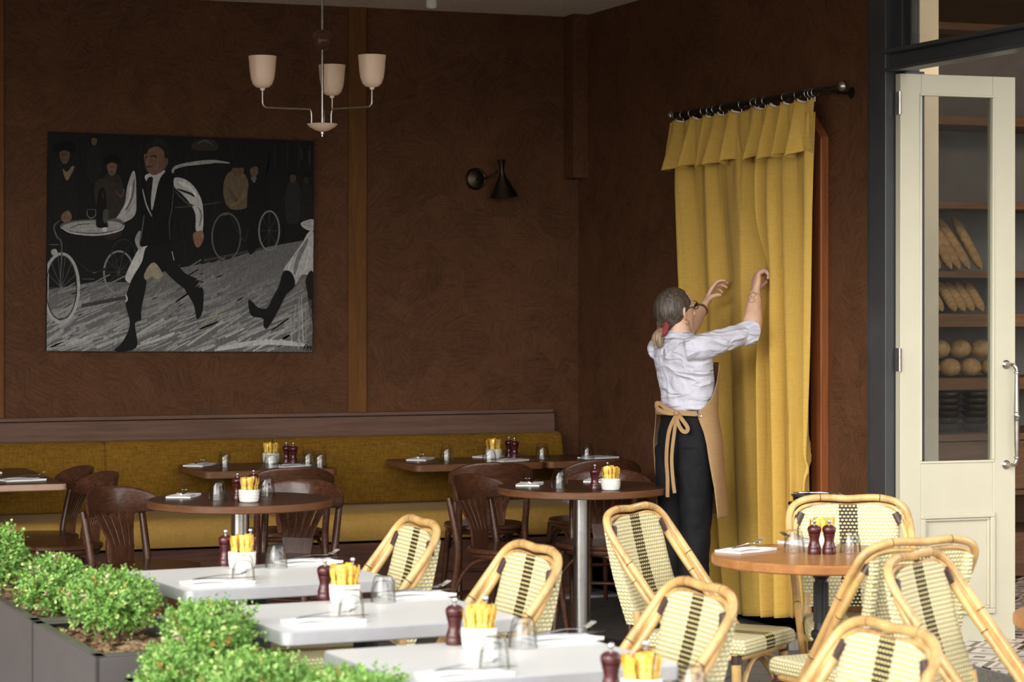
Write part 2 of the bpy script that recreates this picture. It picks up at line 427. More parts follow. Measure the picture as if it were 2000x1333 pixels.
# ---------------------------------------------------------------- the setting
def wallbox(name, x0, x1, y0, y1, z0, z1, m_, bev=0.0):
    b = MB(); b.box(x0, x1, y0, y1, z0, z1); o = struct(b.build(name, m_, smooth=0))
    if bev: bevel(o, bev)
    return o
b = MB(); b.grid(lambda u, v: (-30+60*u, -9.0+9.2*v, 0), 4, 4); struct(b.build('floor', M['pavers'], smooth=0))
b = MB(); b.grid(lambda u, v: (-30+60*u, -45+36.0*v, 0), 4, 4); struct(b.build('street', M['street'], smooth=0))  # unseen ground behind the camera, made pale to bounce light inside
wallbox('wall_back', -9.0, 0.0, 0.0, 0.2, 0.0, 3.3, M['wall'])
wallbox('wall_right', 0.0, 0.15, -3.336, 0.2, 0.0, 3.3, M['wall_side'])
wallbox('wall_left', -9.2, -9.0, -4.6, 0.2, 0.0, 3.3, M['wall_side'])
wallbox('ceiling', -9.2, 0.0, -5.0, 0.2, 3.225, 3.40, M['ceil'])
wallbox('trim_shading_beam', -9.2, 0.0, -5.12, -5.0, 2.78, 3.40, M['steel'])  # unseen beam above the view, added to shade the upper walls
wallbox('trim_pilaster', -0.093, 0.0, -0.15, 0.0, 2.30, 3.225, M['wall'], 0.003)
wallbox('trim_post', -1.374, -1.270, -0.014, 0.0, 0.990, 3.225, M['trimwood'], 0.003)
wallbox('trim_post_left', -3.375, -3.252, -0.014, 0.0, 0.990, 3.225, M['trimwood'], 0.003)
b = MB(); b.box(-9, -0.173, -0.070, 0.0, 0.862, 0.970); b.box(-9, -0.173, -0.052, 0.0, 0.973, 0.994)
bevel(struct(b.build('trim_dado', M['railwood'], smooth=0)), 0.004)
b = MB(); b.box(-9.0, 0.0, -0.71, -0.68, 0.0, 0.014); struct(b.build('trim_floor_strip', M['alu'], smooth=0))
# doorway behind the curtain: cedar frame with a cut-off upper corner
fr = MB(); fw = 0.098
outer = [(-2.97, 0.0), (-2.97, 2.355), (-2.80, 2.505), (-1.72, 2.505), (-1.55, 2.355), (-1.55, 0.0)]
inner = [(-2.97+fw, 0.0), (-2.97+fw, 2.31), (-2.76, 2.41), (-1.76, 2.41), (-1.55-fw, 2.31), (-1.55-fw, 0.0)]
for k in range(5):
    for x0, x1 in ((-0.045, 0.0),):
        q = [outer[k], outer[k+1], inner[k+1], inner[k]]; bi = len(fr.v)
        fr.v += [(x0, y, z) for y, z in q]+[(x1, y, z) for y, z in q]
        for f in ((0, 1, 2, 3), (7, 6, 5, 4), (0, 4, 5, 1), (1, 5, 6, 2), (2, 6, 7, 3), (3, 7, 4, 0)): fr.face([bi+i for i in f])
bevel(struct(fr.build('trim_door_frame', M['jamb'], smooth=0)), 0.006)
wallbox('trim_gap_slab', -0.33, 0.0, -2.87, -1.65, 0.0, 0.052, M['concrete'], 0.004)  # added slab, catches light so the dark gap under the hem shows grey
b = MB(); b.box(-0.018, 0.0, -3.336, -2.97, 0.0, 0.17); bevel(struct(b.build('baseboard_right', M['jamb'], smooth=0)), 0.004)
# steel post, beam and transom of the shop front
b = MB(); b.box(-0.012, 0.13, -3.372, -3.336, 0, 3.3); b.box(-0.020, 0.13, -3.392, -3.372, 0, 3.3); b.box(-0.005, 0.13, -3.410, -3.392, 0, 3.3)
b.box(-0.040, 0.13, -3.546, -3.410, 0, 3.3); b.box(0.03, 0.13, -3.592, -3.546, 0, 2.60)
bevel(struct(b.build('trim_steel_post', M['steel'], smooth=0)), 0.004)
b = MB(); b.box(-0.055, 0.05, -7.0, -3.546, 2.675, 2.692); b.box(-0.015, 0.05, -7.0, -3.546, 2.612, 2.675); b.box(-0.045, 0.05, -7.0, -3.546, 2.598, 2.612)
b.box(0.0, 0.05, -3.62, -3.546, 2.69, 3.3); b.box(0.02, 0.05, -3.66, -3.62, 2.69, 3.3)
bevel(struct(b.build('trim_transom_beam', M['steel'], smooth=0)), 0.003)
b = MB(); b.box(0.022, 0.028, -7.0, -3.66, 2.692, 3.3); struct(b.build('window_1', M['pane'], smooth=0))
wallbox('wall_fascia', -0.05, 0.15, -4.6, -3.336, 3.3, 3.6, M['steel'])
# shop inside
wallbox('floor_shop', 0.0, 5.0, -7.0, 1.2, 0.0, 0.118, M['mosaic'])
b = MB(); b.box(-0.014, 0.0, -7.0, -3.60, 0.0, 0.112); struct(b.build('trim_step_riser', M['concrete'], smooth=0))
wallbox('wall_shop_rear', 0.15, 5.0, 1.2, 1.35, 0.0, 3.4, M['wall'])
wallbox('wall_shop_side', 5.0, 5.15, -7.0, 1.35, 0.0, 3.4, M['wall_side'])
wallbox('ceiling_shop', 0.0, 5.15, -4.4, 1.35, 3.24, 3.42, M['trimwood'])
wallbox('wall_partition', 0.815, 0.925, -2.39, -2.23, 0.118, 3.24, M['creamcol'], 0.004)

wallbox('wall_added_reflection', 1.5, 30.0, -24.5, -24.0, 0.0, 9.0, M['stone'])  # unseen dark wall, added to be mirrored in the door glass
ld = bpy.data.lights.new('shop_ceiling_lamp', 'POINT'); ld.energy = 38; ld.color = (1.0, 0.80, 0.58); ld.shadow_soft_size = 0.12
lo = bpy.data.objects.new('shop_ceiling_lamp', ld); COL.objects.link(lo); lo.location = (1.35, -3.40, 3.02)
# door leaf, open inwards
dr = bpy.data.objects.new('door_1', None); COL.objects.link(dr); dr.location = (0.004, -3.600, 0.0); dr.rotation_euler = (0, 0, R(-1.7)); struct(dr)
W_, T_ = 0.568, 0.045
b = MB()
b.box(0, 0.102, 0, T_, 0.080, 2.588); b.box(0.455, W_, 0, T_, 0.080, 2.588); b.box(0.102, 0.455, 0, T_, 2.497, 2.588)
b.box(0.102, 0.455, 0, T_, 0.655, 0.905); b.box(0.102, 0.455, 0, T_, 0.080, 0.262); b.box(0.102, 0.455, 0.010, T_-0.01, 0.262, 0.655)
bevel(b.build('door_frame', M['cream'], dr, smooth=0), 0.003)
def moulding(name, x0, x1, z0, z1, wd, y0, y1, m_, par):
    b = MB()
    for (a, c, d, e_) in ((x0, x1, z1-wd, z1), (x0, x1, z0, z0+wd), (x0, x0+wd, z0+wd, z1-wd), (x1-wd, x1, z0+wd, z1-wd)): b.box(a, c, y0, y1, d, e_)
    return bevel(b.build(name, m_, par, smooth=0), 0.004, 3)
moulding('panel_moulding', 0.096, 0.461, 0.236, 0.680, 0.022, -0.014, 0.004, M['cream'], dr)
moulding('panel_moulding', 0.118, 0.439, 0.258, 0.658, 0.012, -0.004, 0.012, M['cream'], dr)
moulding('glazing_bead', 0.094, 0.463, 0.897, 2.505, 0.011, -0.005, 0.01, M['cream'], dr)
b = MB(); b.box(0.100, 0.457, 0.020, 0.026, 0.900, 2.500); b.build('glass_pane', M['pane'], dr, smooth=0)
b = MB(); b.box(0.01, W_-0.005, 0.008, T_-0.008, 0.062, 0.080); b.build('weather_strip', M['iron'], dr, smooth=0)
for z in (2.46, 1.35, 0.3):
    b = MB(); b.tube([(-0.006, -0.006, z-0.05), (-0.006, -0.006, z+0.05)], 0.008, 10); b.box(-0.004, 0.0, -0.004, 0.04, z-0.05, z+0.05); b.build('hinge', M['nickel'], dr)
b = MB(); hx = 0.540
b.tube([(hx, -0.058, 0.905), (hx, -0.058, 0.97), (hx, -0.058, 1.085), (hx, -0.058, 1.10), (hx, -0.058, 1.115), (hx, -0.058, 1.23), (hx, -0.058, 1.305)], [0.008, 0.011, 0.013, 0.017, 0.013, 0.011, 0.008], 14, 6)
for z, s_ in ((0.885, 1), (1.325, -1)):
    b.tube([(hx-0.020, 0, z), (hx-0.018, -0.030, z), (hx-0.008, -0.052, z+0.004*s_), (hx, -0.058, z+0.025*s_)], [0.009, 0.008, 0.009, 0.009], 12, 6)
    n0 = len(b.v); b.lathe([(0.0, 0.0), (0.019, 0.0), (0.020, 0.004), (0.014, 0.010), (0.008, 0.014)], 20); b.xf(Matrix.Translation((hx-0.020, 0, z)) @ Matrix.Rotation(R(90), 4, 'X'), n0)
    b.lathe([(0.009, -0.006), (0.013, -0.003), (0.013, 0.003), (0.009, 0.006)], 16, (hx, -0.058, z+0.035*s_))
for z in (1.083, 1.117): b.lathe([(0.011, -0.004), (0.016, 0), (0.011, 0.004)], 16, (hx, -0.058, z))
b.build('pull_handle', M['nickel'], dr)

# ---------------------------------------------------------------- banquette
bq = thing('banquette', 'long mustard upholstered wall bench running below the wooden dado rail', 'bench', (-4.55, -0.35, 0))
def bq_part(mb, name, m_, smooth=50): return mb.xf(Matrix.Translation((4.55, 0.35, 0))).build(name, m_, bq, smooth)
X0, X1 = -8.95, -0.156
b = MB(); b.box(X0, X1-0.02, -0.62, -0.02, 0.0, 0.332); b.box(X0, X1-0.02, -0.628, -0.62, 0.165, 0.172)
bevel(bq_part(b, 'plinth', M['plinth'], 0), 0.003)
def cushion(x0, x1, prof, soft=0.03):
    # profile (y, z) closed, ends pulled in softly
    b = MB(); n = 40; L = len(prof); cy = sum(p[0] for p in prof)/L; cz = sum(p[1] for p in prof)/L
    rings = []
    for i in range(n+1):
        t = i/n; x = x0+(x1-x0)*t; e_ = min(x-x0, x1-x)
        s_ = 1.0 if e_ >= soft else 1-0.35*(1-math.sqrt(max(0, 1-(1-e_/soft)**2)))
        x_ = x
        rings.append([(x_, cy+(y-cy)*(s_*0.5+0.5), cz+(z-cz)*(s_*0.4+0.6)) for y, z in prof])
    xs = [x0, x0+0.004, x0+0.012, x0+0.03]+[x0+0.03+(x1-x0-0.06)*k/24 for k in range(1, 24)]+[x1-0.03, x1-0.012, x1-0.004, x1]
    rings = []
    for x in xs:
        e_ = min(x-x0, x1-x); s_ = 1.0 if e_ >= soft else math.sqrt(max(0.0, 1-(1-e_/soft)**2)); dy = 0.018*(1-s_)
        rings.append([(x, cy+(y-cy)*(1-dy/0.07*0.6), cz+(z-cz)*(1-dy/0.25)) for y, z in prof])
    return b.rings(rings)
def smooth_prof(pts, n=5): return [(p.x, p.y) for p in cat_rom([(y, z, 0) for y, z in pts], n, True)]
seat_p = smooth_prof([(-0.08, 0.345), (-0.35, 0.340), (-0.60, 0.342), (-0.645, 0.36), (-0.665, 0.42), (-0.645, 0.475), (-0.58, 0.497), (-0.35, 0.502), (-0.15, 0.498), (-0.08, 0.48)])
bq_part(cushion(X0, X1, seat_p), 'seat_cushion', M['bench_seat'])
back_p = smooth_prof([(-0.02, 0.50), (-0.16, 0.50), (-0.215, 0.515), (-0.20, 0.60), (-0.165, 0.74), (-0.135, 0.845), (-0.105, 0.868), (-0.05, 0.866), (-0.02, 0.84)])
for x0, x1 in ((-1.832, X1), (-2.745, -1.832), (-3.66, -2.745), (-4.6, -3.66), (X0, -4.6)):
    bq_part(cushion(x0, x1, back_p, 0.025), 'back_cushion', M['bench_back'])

# ---------------------------------------------------------------- ceiling and wall lamps
cr_ = (0.9331, 0.3596)
def c2r(X, Y): return (cr_[0]*X+cr_[1]*Y, -cr_[1]*X+cr_[0]*Y)
ch = thing('chandelier', 'three-armed pendant lamp with cream glass cups and a dark wooden ball', 'chandelier', (-2.166, -2.166, 2.35))
def chp(mb, name, m_, par=ch): mb.xf(Matrix.Translation((0, 0, -2.35))); return mb.build(name, m_, par)
b = MB(); b.tube([(0, 0, 2.37), (0, 0, 3.225)], 0.0065, 12); b.lathe([(0.001, 3.20), (0.05, 3.20), (0.055, 3.224), (0.001, 3.225)], 24); chp(b, 'stem', M['nickel'])
b = MB(); b.ball((0, 0, 2.793), 0.047, 28, 16); chp(b, 'wooden_ball', M['slatwood'])
b = MB(); b.lathe([(0.006, 2.374), (0.030, 2.380), (0.058, 2.395), (0.071, 2.409), (0.068, 2.411), (0.054, 2.400), (0.02, 2.392), (0.001, 2.391)], 32); chp(b, 'dish', M['shade'])
b = MB(); b.lathe([(0.001, 2.350), (0.005, 2.352), (0.005, 2.362), (0.010, 2.364), (0.010, 2.372), (0.004, 2.376)], 16); chp(b, 'finial', M['brushed'])
for X, Y in ((0.236, -0.164), (-0.260, -0.123), (0.023, 0.286)):
    rx, ry = c2r(X, Y); L = math.hypot(rx, ry); ux, uy = rx/L, ry/L; L = 0.287
    path = [(0.052, 2.405), (0.052, 2.445), (0.055, 2.466), (0.062, 2.474), (0.09, 2.475), (L-0.035, 2.475), (L-0.012, 2.479), (L-0.002, 2.49), (L, 2.51), (L, 2.56)]
    a = chp(MB().tube([(ux*r_, uy*r_, z) for r_, z in path], 0.0042, 8, 3), 'arm', M['nickel'])
    prof = [(0.010, 2.552), (0.012, 2.562), (0.030, 2.566), (0.044, 2.580), (0.053, 2.605), (0.058, 2.640), (0.061, 2.680), (0.0635, 2.706), (0.061, 2.706), (0.057, 2.66), (0.050, 2.61), (0.038, 2.585), (0.001, 2.575)]
    chp(MB().lathe(prof, 32, (ux*L, uy*L, 0)), 'glass_cup', M['shade'], a)

wl = thing('wall_lamp', 'small dark brass wall lamp with a cone shade right of the wooden strip', 'lamp', (-0.628, 0, 2.29))
b = MB(); b.lathe([(0.001, 0.0), (0.062, 0.0), (0.062, 0.008), (0.057, 0.013), (0.052, 0.011), (0.049, 0.016), (0.02, 0.024), (0.001, 0.025)], 32); b.xf(Matrix.Rotation(R(90), 4, 'X')); b.build('wall_plate', M['brass'], wl)
b = MB(); b.tube([(0, -0.02, 0), (0.02, -0.07, 0.0), (0.05, -0.115, 0.012), (0.078, -0.15, 0.035)], 0.006, 10, 6); b.ball((0.07, -0.15, 0.036), 0.008, 10, 8); b.build('arm', M['brass'], wl)
b = MB(); b.lathe([(0.024, 0.072), (0.016, 0.045), (0.0125, 0.015), (0.014, 0.0), (0.024, -0.03), (0.080, -0.135), (0.078, -0.136), (0.022, -0.028), (0.010, 0.0), (0.010, 0.02), (0.022, 0.071)], 36)
b.xf(Matrix.Translation((0.103, -0.155, 0.03)) @ Matrix.Rotation(R(-7), 4, 'Y') @ Matrix.Rotation(R(6), 4, 'X')); b.build('cone_shade', M['brass'], wl)

sp = thing('ceiling_spot', 'white cylinder spot lamp fixed to the ceiling', 'lamp', (-1.20, -0.90, 3.225))
b = MB(); b.lathe([(0.001, -0.085), (0.022, -0.085), (0.025, -0.10), (0.029, -0.10), (0.029, -0.004), (0.026, 0.0), (0.001, 0.0)], 24); b.build('housing', M['ceramic'], sp)
# ---------------------------------------------------------------- painting of a running waiter
pt = thing('painting', 'large unframed dark painting of a running waiter with a tray', 'painting', (-2.307, -0.002, 1.91))
pt.rotation_euler = (0, R(0.6), 0)
PW, PH = 1.446, 1.152
b = MB(); b.box(-PW/2, PW/2, -0.034, 0.0, -PH/2, PH/2); bevel(b.build('stretcher', M['iron'], pt, smooth=0), 0.002)
pb = MB(); layer = [0]
rnd = random.Random(7)
def pp(x, y):
    yt = 143+47*(x-232)/1326
    return (min(max((x-232)/1326, 0), 1)-0.5)*PW, (min(max((1248-y)/(1248-yt), 0), 1)-0.5)*PH
STEP = 0.00004
def depth(bulk):
    # paint lies in thin layers; loose background strokes share a few of them
    if bulk is None: layer[0] += 1; return -0.0345-STEP*layer[0]
    return -0.0345-STEP*(layer[0]+1+bulk % 14)
def poly(pts, c, smooth=4, var=0.0):
    y = depth(None)
    P = [pp(*p) for p in pts]
    if smooth and len(P) > 2: P = [(q.x, q.y) for q in cat_rom([(a, d, 0) for a, d in P], smooth, True)]
    bi = len(pb.v)
    for a, d in P: pb.v.append((min(max(a, -PW/2), PW/2), y, min(max(d, -PH/2), PH/2))); pb.col.append(c)
    pb.face([bi+i for i in range(len(P))])
def stroke(pts, wd, c, taper=True, bulk=None):
    y = depth(bulk)
    P = [Vector((*pp(*p), 0)) for p in pts]; P = cat_rom(P, 6) if len(P) > 2 else P
    bi = len(pb.v); n = len(P); wd = wd/1326*PW/2
    for i, p in enumerate(P):
        T = P[min(i+1, n-1)]-P[max(i-1, 0)]; T.normalize(); N = Vector((-T.y, T.x, 0)); t = i/(n-1)
        ww = wd*(1-(abs(2*t-1)**3)*0.7) if taper else wd
        for s_ in (1, -1):
            q = p+N*ww*s_; pb.v.append((min(max(q.x, -PW/2), PW/2), y, min(max(q.y, -PH/2), PH/2))); pb.col.append(c)
    for i in range(n-1): pb.face([bi+2*i, bi+2*i+1, bi+2*i+3, bi+2*i+2])
def g(v, t=(1.0, 0.98, 0.95)): return tuple(v*k for k in t)
poly([(225, 130), (1570, 130), (1570, 1260), (225, 1260)], g(0.010), 0)
for i in range(120):
    x, y = rnd.uniform(232, 1558), rnd.uniform(150, 800); stroke([(x, y), (x+rnd.uniform(-20, 20), y+rnd.uniform(30, 120))], rnd.uniform(8, 40), g(rnd.uniform(0.004, 0.016), (0.95, 1.0, 1.02)), bulk=i)
layer[0] += 15
poly([(225, 1260), (225, 940), (450, 900), (620, 900), (860, 830), (1100, 790), (1330, 720), (1570, 680), (1570, 1260)], g(0.14), 0)
for i in range(420):
    x, y = rnd.uniform(240, 1550), rnd.uniform(790, 1240)
    if y < 930-0.19*(x-240)+20: continue
    L = rnd.uniform(60, 240); an = rnd.uniform(-0.62, -0.28); v = 0.12+0.24*((y-780)/460)*rnd.uniform(0.5, 1.5)
    stroke([(x-L/2*math.cos(an), y-L/2*math.sin(an)), (x+L/2*math.cos(an), y+L/2*math.sin(an))], rnd.uniform(12, 40), g(v, (1.0, 0.97+rnd.uniform(-.03, .03), 0.95)), bulk=i)
layer[0] += 15
for pts, wd, c in (([(985, 1115), (1120, 1025)], 14, (0.34, 0.27, 0.12)), ([(720, 1010), (790, 930)], 16, (0.30, 0.24, 0.13)), ([(700, 960), (780, 890)], 14, (0.26, 0.22, 0.14)), ([(1060, 1240), (1300, 1200), (1540, 1215)], 26, g(0.50)), ([(1200, 1225), (1330, 1180)], 16, g(0.38)), ([(700, 1170), (850, 1090)], 22, g(0.2)), ([(580, 1180), (560, 1215)], 20, g(0.34))): stroke(pts, wd, c)
# shadows on the road
for pts, wd in (([(400, 1020), (620, 975)], 60), ([(860, 870), (1000, 900)], 30), ([(1000, 790), (1300, 730)], 40)): stroke(pts, wd, g(0.05))
# far onlookers and cyclists
def fig(x, y, s_, coat, face):
    poly([(x-26*s_, y+30*s_), (x, y+18*s_), (x+28*s_, y+32*s_), (x+40*s_, y+110*s_), (x+30*s_, y+220*s_), (x-28*s_, y+220*s_), (x-40*s_, y+110*s_)], coat)
    poly([(x-15*s_, y-16*s_), (x, y-24*s_), (x+15*s_, y-14*s_), (x+12*s_, y+14*s_), (x, y+26*s_), (x-13*s_, y+12*s_)], face)
    poly([(x-18*s_, y-12*s_), (x-10*s_, y-30*s_), (x+12*s_, y-30*s_), (x+20*s_, y-10*s_), (x, y-18*s_)], g(0.006))
    stroke([(x-9*s_, y-2*s_), (x+9*s_, y-3*s_)], 6*s_, g(0.015)); stroke([(x-6*s_, y+13*s_), (x+6*s_, y+12*s_)], 4*s_, g(0.02))
fig(452, 190, 0.9, g(0.014), (0.13, 0.085, 0.05)); fig(1450, 375, 1.0, g(0.022), (0.085, 0.055, 0.04)); fig(1520, 385, 0.9, g(0.015), (0.03, 0.025, 0.02))
fig(310, 265, 1.6, g(0.012), (0.10, 0.065, 0.045)); poly([(252, 215), (320, 190), (362, 215), (356, 250), (300, 235), (262, 250)], g(0.004))
poly([(300, 330), (322, 390), (356, 325), (345, 318), (322, 345)], (0.20, 0.15, 0.09)); poly([(300, 560), (330, 540), (348, 575), (325, 600), (298, 590)], (0.20, 0.11, 0.075))
fig(540, 325, 1.55, (0.030, 0.022, 0.018), (0.16, 0.095, 0.065)); poly([(500, 290), (520, 262), (560, 262), (585, 295), (570, 300), (540, 292), (512, 310)], g(0.004))
poly([(455, 420), (500, 380), (610, 440), (600, 520), (560, 590), (480, 560)], (0.035, 0.028, 0.022)); stroke([(560, 440), (585, 470), (600, 430)], 8, (0.10, 0.06, 0.04))
poly([(1105, 370), (1150, 335), (1205, 360), (1225, 430), (1220, 520), (1130, 530), (1095, 460)], (0.125, 0.095, 0.055)); poly([(1140, 325), (1190, 320), (1195, 350), (1165, 368), (1142, 352)], (0.11, 0.07, 0.045))
poly([(1130, 318), (1165, 300), (1200, 318), (1165, 326)], g(0.012)); stroke([(1120, 420), (1150, 480), (1200, 500)], 20, (0.09, 0.068, 0.042)); stroke([(1205, 430), (1180, 490), (1130, 515)], 16, (0.16, 0.12, 0.07))
poly([(1225, 400), (1280, 350), (1325, 400), (1320, 560), (1270, 720), (1225, 750), (1215, 560)], g(0.008)); poly([(1230, 330), (1262, 318), (1270, 350), (1250, 372), (1232, 358)], (0.12, 0.075, 0.05)); poly([(1232, 372), (1250, 400), (1262, 372)], g(0.12))
def wheel(cx, cy, rx, ry, v, wd=7, sp=0):
    stroke([(cx+rx*math.cos(a*PI/9), cy+ry*math.sin(a*PI/9)) for a in range(19)], wd, g(v), False)
    for k in range(sp): stroke([(cx, cy), (cx+rx*math.cos(k*2*PI/sp), cy+ry*math.sin(k*2*PI/sp))], 4, g(v*0.55), bulk=k)
    layer[0] += 1
wheel(1112, 670, 72, 118, 0.10, 8); wheel(1330, 640, 52, 98, 0.2, 8, 8); stroke([(1090, 565), (1130, 555), (1150, 570)], 7, g(0.10)); stroke([(1130, 560), (1200, 690), (1225, 620)], 6, g(0.03))
# motor car roof
stroke([(838, 358), (850, 325), (920, 305), (1030, 292), (1125, 300)], 16, g(0.30)); stroke([(920, 312), (1040, 300)], 8, g(0.5)); stroke([(840, 525), (960, 515), (1090, 495)], 6, g(0.06)); poly([(940, 200), (1000, 180), (1055, 195), (1060, 235), (945, 235)], (0.035, 0.028, 0.02)); stroke([(960, 205), (1000, 188), (1040, 212)], 7, g(0.09))
for x in (1355, 1420, 1480, 1535): stroke([(x, 200), (x, 330)], 14, g(0.028))
for x, y in ((1490, 225), (1530, 240)): stroke([(x, y), (x+4, y+60)], 16, g(0.05))
# bicycle at the left
wheel(300, 930, 84, 172, 0.40, 14, 14); wheel(300, 930, 74, 158, 0.03, 5); wheel(578, 850, 72, 105, 0.22, 9, 10); wheel(600, 760, 58, 75, 0.03, 5)
stroke([(290, 590), (262, 620), (275, 670), (300, 720), (292, 940)], 9, g(0.10)); stroke([(240, 712), (285, 712)], 10, g(0.14)); stroke([(350, 765), (450, 850), (560, 800), (640, 700)], 10, g(0.02)); stroke([(400, 885), (460, 885)], 8, g(0.16)); stroke([(450, 855), (470, 850)], 12, g(0.15)); poly([(250, 740), (272, 735), (280, 760), (255, 765)], g(0.4))
# the running waiter
poly([(610, 880), (640, 800), (690, 715), (760, 705), (750, 760), (705, 830), (665, 870), (640, 905)], g(0.55)); poly([(705, 850), (750, 800), (795, 860), (770, 885), (735, 870), (712, 890)], (0.32, 0.28, 0.2)); poly([(655, 690), (680, 640), (700, 700), (680, 740)], g(0.30))
poly([(720, 715), (830, 705), (850, 770), (900, 850), (975, 890), (925, 940), (840, 880), (760, 790), (735, 800), (700, 870), (715, 905), (690, 1040), (690, 1090), (660, 1110), (668, 1230), (560, 1245), (600, 1200), (635, 1110), (612, 1000), (640, 890), (690, 800)], g(0.009))
poly([(905, 900), (960, 925), (998, 935), (995, 1045), (968, 1085), (950, 1010), (905, 935)], g(0.009))
stroke([(840, 745), (850, 790)], 14, g(0.4)); stroke([(960, 890), (978, 882)], 5, g(0.4)); stroke([(612, 960), (620, 985), (612, 1000)], 8, g(0.5))
poly([(700, 370), (760, 355), (820, 345), (858, 380), (850, 520), (840, 650), (820, 720), (740, 712), (680, 715), (690, 600), (680, 480), (690, 400)], g(0.007))
poly([(640, 345), (655, 360), (660, 470), (655, 560), (600, 600), (545, 605), (575, 560), (605, 500), (615, 420)], g(0.42)); stroke([(650, 380), (640, 470), (610, 540)], 10, g(0.13)); stroke([(632, 410), (625, 480), (600, 530)], 10, g(0.62)); stroke([(650, 500), (610, 560)], 8, g(0.18))
poly([(850, 375), (905, 385), (955, 430), (990, 510), (992, 640), (958, 640), (955, 560), (925, 500), (880, 450), (848, 420)], g(0.48)); stroke([(860, 430), (930, 455), (950, 470)], 12, g(0.02)); stroke([(850, 440), (910, 500), (945, 515)], 12, g(0.05)); stroke([(865, 395), (925, 425), (960, 470)], 16, g(0.66)); stroke([(965, 520), (985, 560), (975, 620)], 8, g(0.2)); stroke([(955, 600), (990, 590)], 6, g(0.2))
poly([(945, 655), (985, 640), (998, 670), (985, 710), (965, 725), (950, 700)], (0.24, 0.13, 0.09)); stroke([(965, 670), (970, 715)], 5, (0.08, 0.04, 0.03)); stroke([(978, 668), (984, 708)], 5, (0.08, 0.04, 0.03))
poly([(520, 590), (570, 580), (600, 600), (580, 625), (535, 618)], (0.18, 0.11, 0.08))
stroke([(690, 430), (710, 510), (738, 570)], 7, g(0.4)); poly([(700, 372), (730, 350), (790, 338), (800, 345), (770, 395), (738, 540), (728, 430)], g(0.45)); poly([(712, 385), (740, 372), (738, 420), (728, 500), (712, 470)], g(0.012))
stroke([(845, 400), (838, 520), (825, 600), (830, 690)], 4, g(0.09)); stroke([(700, 560), (690, 640), (680, 700)], 5, g(0.12))
poly([(697, 255), (712, 222), (755, 200), (795, 215), (810, 250), (812, 300), (790, 340), (745, 362), (712, 340), (700, 300)], (0.155, 0.088, 0.060)); poly([(790, 285), (812, 280), (815, 305), (800, 318)], (0.12, 0.065, 0.045))
poly([(700, 240), (715, 208), (770, 193), (812, 215), (815, 270), (800, 275), (790, 235), (750, 215), (722, 225)], (0.014, 0.010, 0.008)); stroke([(703, 256), (714, 218), (765, 200), (806, 216), (814, 268)], 30, (0.016, 0.012, 0.009)); stroke([(720, 212), (770, 190), (810, 215)], 26, (0.02, 0.015, 0.011)); stroke([(718, 240), (750, 234)], 12, (0.24, 0.145, 0.10)); stroke([(702, 275), (712, 268), (720, 275)], 9, (0.035, 0.02, 0.015)); stroke([(728, 270), (745, 264), (760, 274)], 10, (0.035, 0.02, 0.015)); stroke([(718, 262), (712, 300), (722, 308)], 8, (0.23, 0.13, 0.09)); stroke([(706, 322), (722, 318), (738, 322)], 5, (0.035, 0.012, 0.012)); stroke([(730, 335), (752, 352)], 12, (0.10, 0.055, 0.038)); stroke([(745, 300), (768, 312)], 16, (0.19, 0.11, 0.075))
# tray, glass and bottle
poly([(290+0, 622), (330, 595), (450, 583), (560, 588), (604, 612), (580, 645), (470, 665), (350, 655)], g(0.10)); poly([(300, 622), (350, 600), (450, 590), (550, 594), (594, 612), (570, 636), (470, 652), (350, 645)], g(0.34))
for i in range(24):
    x = rnd.uniform(320, 570); y = 620+rnd.uniform(-20, 22)*(1-abs(x-445)/200); stroke([(x-30, y+4), (x+30, y-2)], 6, g(rnd.uniform(0.15, 0.5), (1, 0.94, 0.88)))
stroke([(292, 622), (345, 652), (470, 663), (580, 640), (602, 612)], 8, g(0.5)); stroke([(340, 630), (380, 612), (440, 606)], 5, g(0.08))
poly([(470, 480), (482, 430), (502, 430), (512, 490), (520, 600), (520, 622), (468, 622), (466, 560)], g(0.008)); poly([(500, 540), (522, 540), (522, 595), (500, 598)], g(0.07)); stroke([(495, 450), (498, 480)], 6, g(0.13)); poly([(496, 628), (516, 626), (516, 644), (498, 644)], g(0.6))
stroke([(420, 535), (422, 565), (440, 578), (460, 565), (462, 535)], 4, g(0.2)); stroke([(420, 535), (462, 535)], 4, g(0.25)); stroke([(440, 578), (440, 610)], 4, g(0.2)); stroke([(425, 612), (456, 612)], 5, g(0.4))
# second runner at the right edge
poly([(1500, 700), (1530, 650), (1558, 655), (1558, 850), (1500, 860), (1465, 910), (1445, 850), (1405, 835), (1450, 770)], g(0.46)); stroke([(1530, 680), (1480, 780), (1460, 860)], 22, g(0.20)); stroke([(1540, 720), (1520, 830)], 16, g(0.62)); stroke([(1450, 780), (1430, 830)], 14, g(0.64)); stroke([(1500, 720), (1460, 770)], 8, g(0.08))
poly([(1405, 845), (1445, 850), (1465, 912), (1420, 960), (1390, 1020), (1330, 1125), (1305, 1120), (1300, 1080), (1240, 1065), (1225, 990), (1250, 1000), (1275, 1025), (1320, 1030), (1345, 985), (1380, 920)], g(0.010)); poly([(1520, 880), (1558, 850), (1558, 1090), (1545, 1060), (1530, 960)], g(0.012))
poly([(1490, 605), (1520, 588), (1558, 585), (1558, 638), (1515, 632)], g(0.42)); stroke([(1500, 608), (1558, 620)], 7, g(0.14))
for i in range(26): x = rnd.uniform(1440, 1555); stroke([(x, rnd.uniform(960, 1100)), (x+rnd.uniform(-20, 10), rnd.uniform(1130, 1240))], rnd.uniform(5, 14), g(rnd.uniform(0.15, 0.6)))
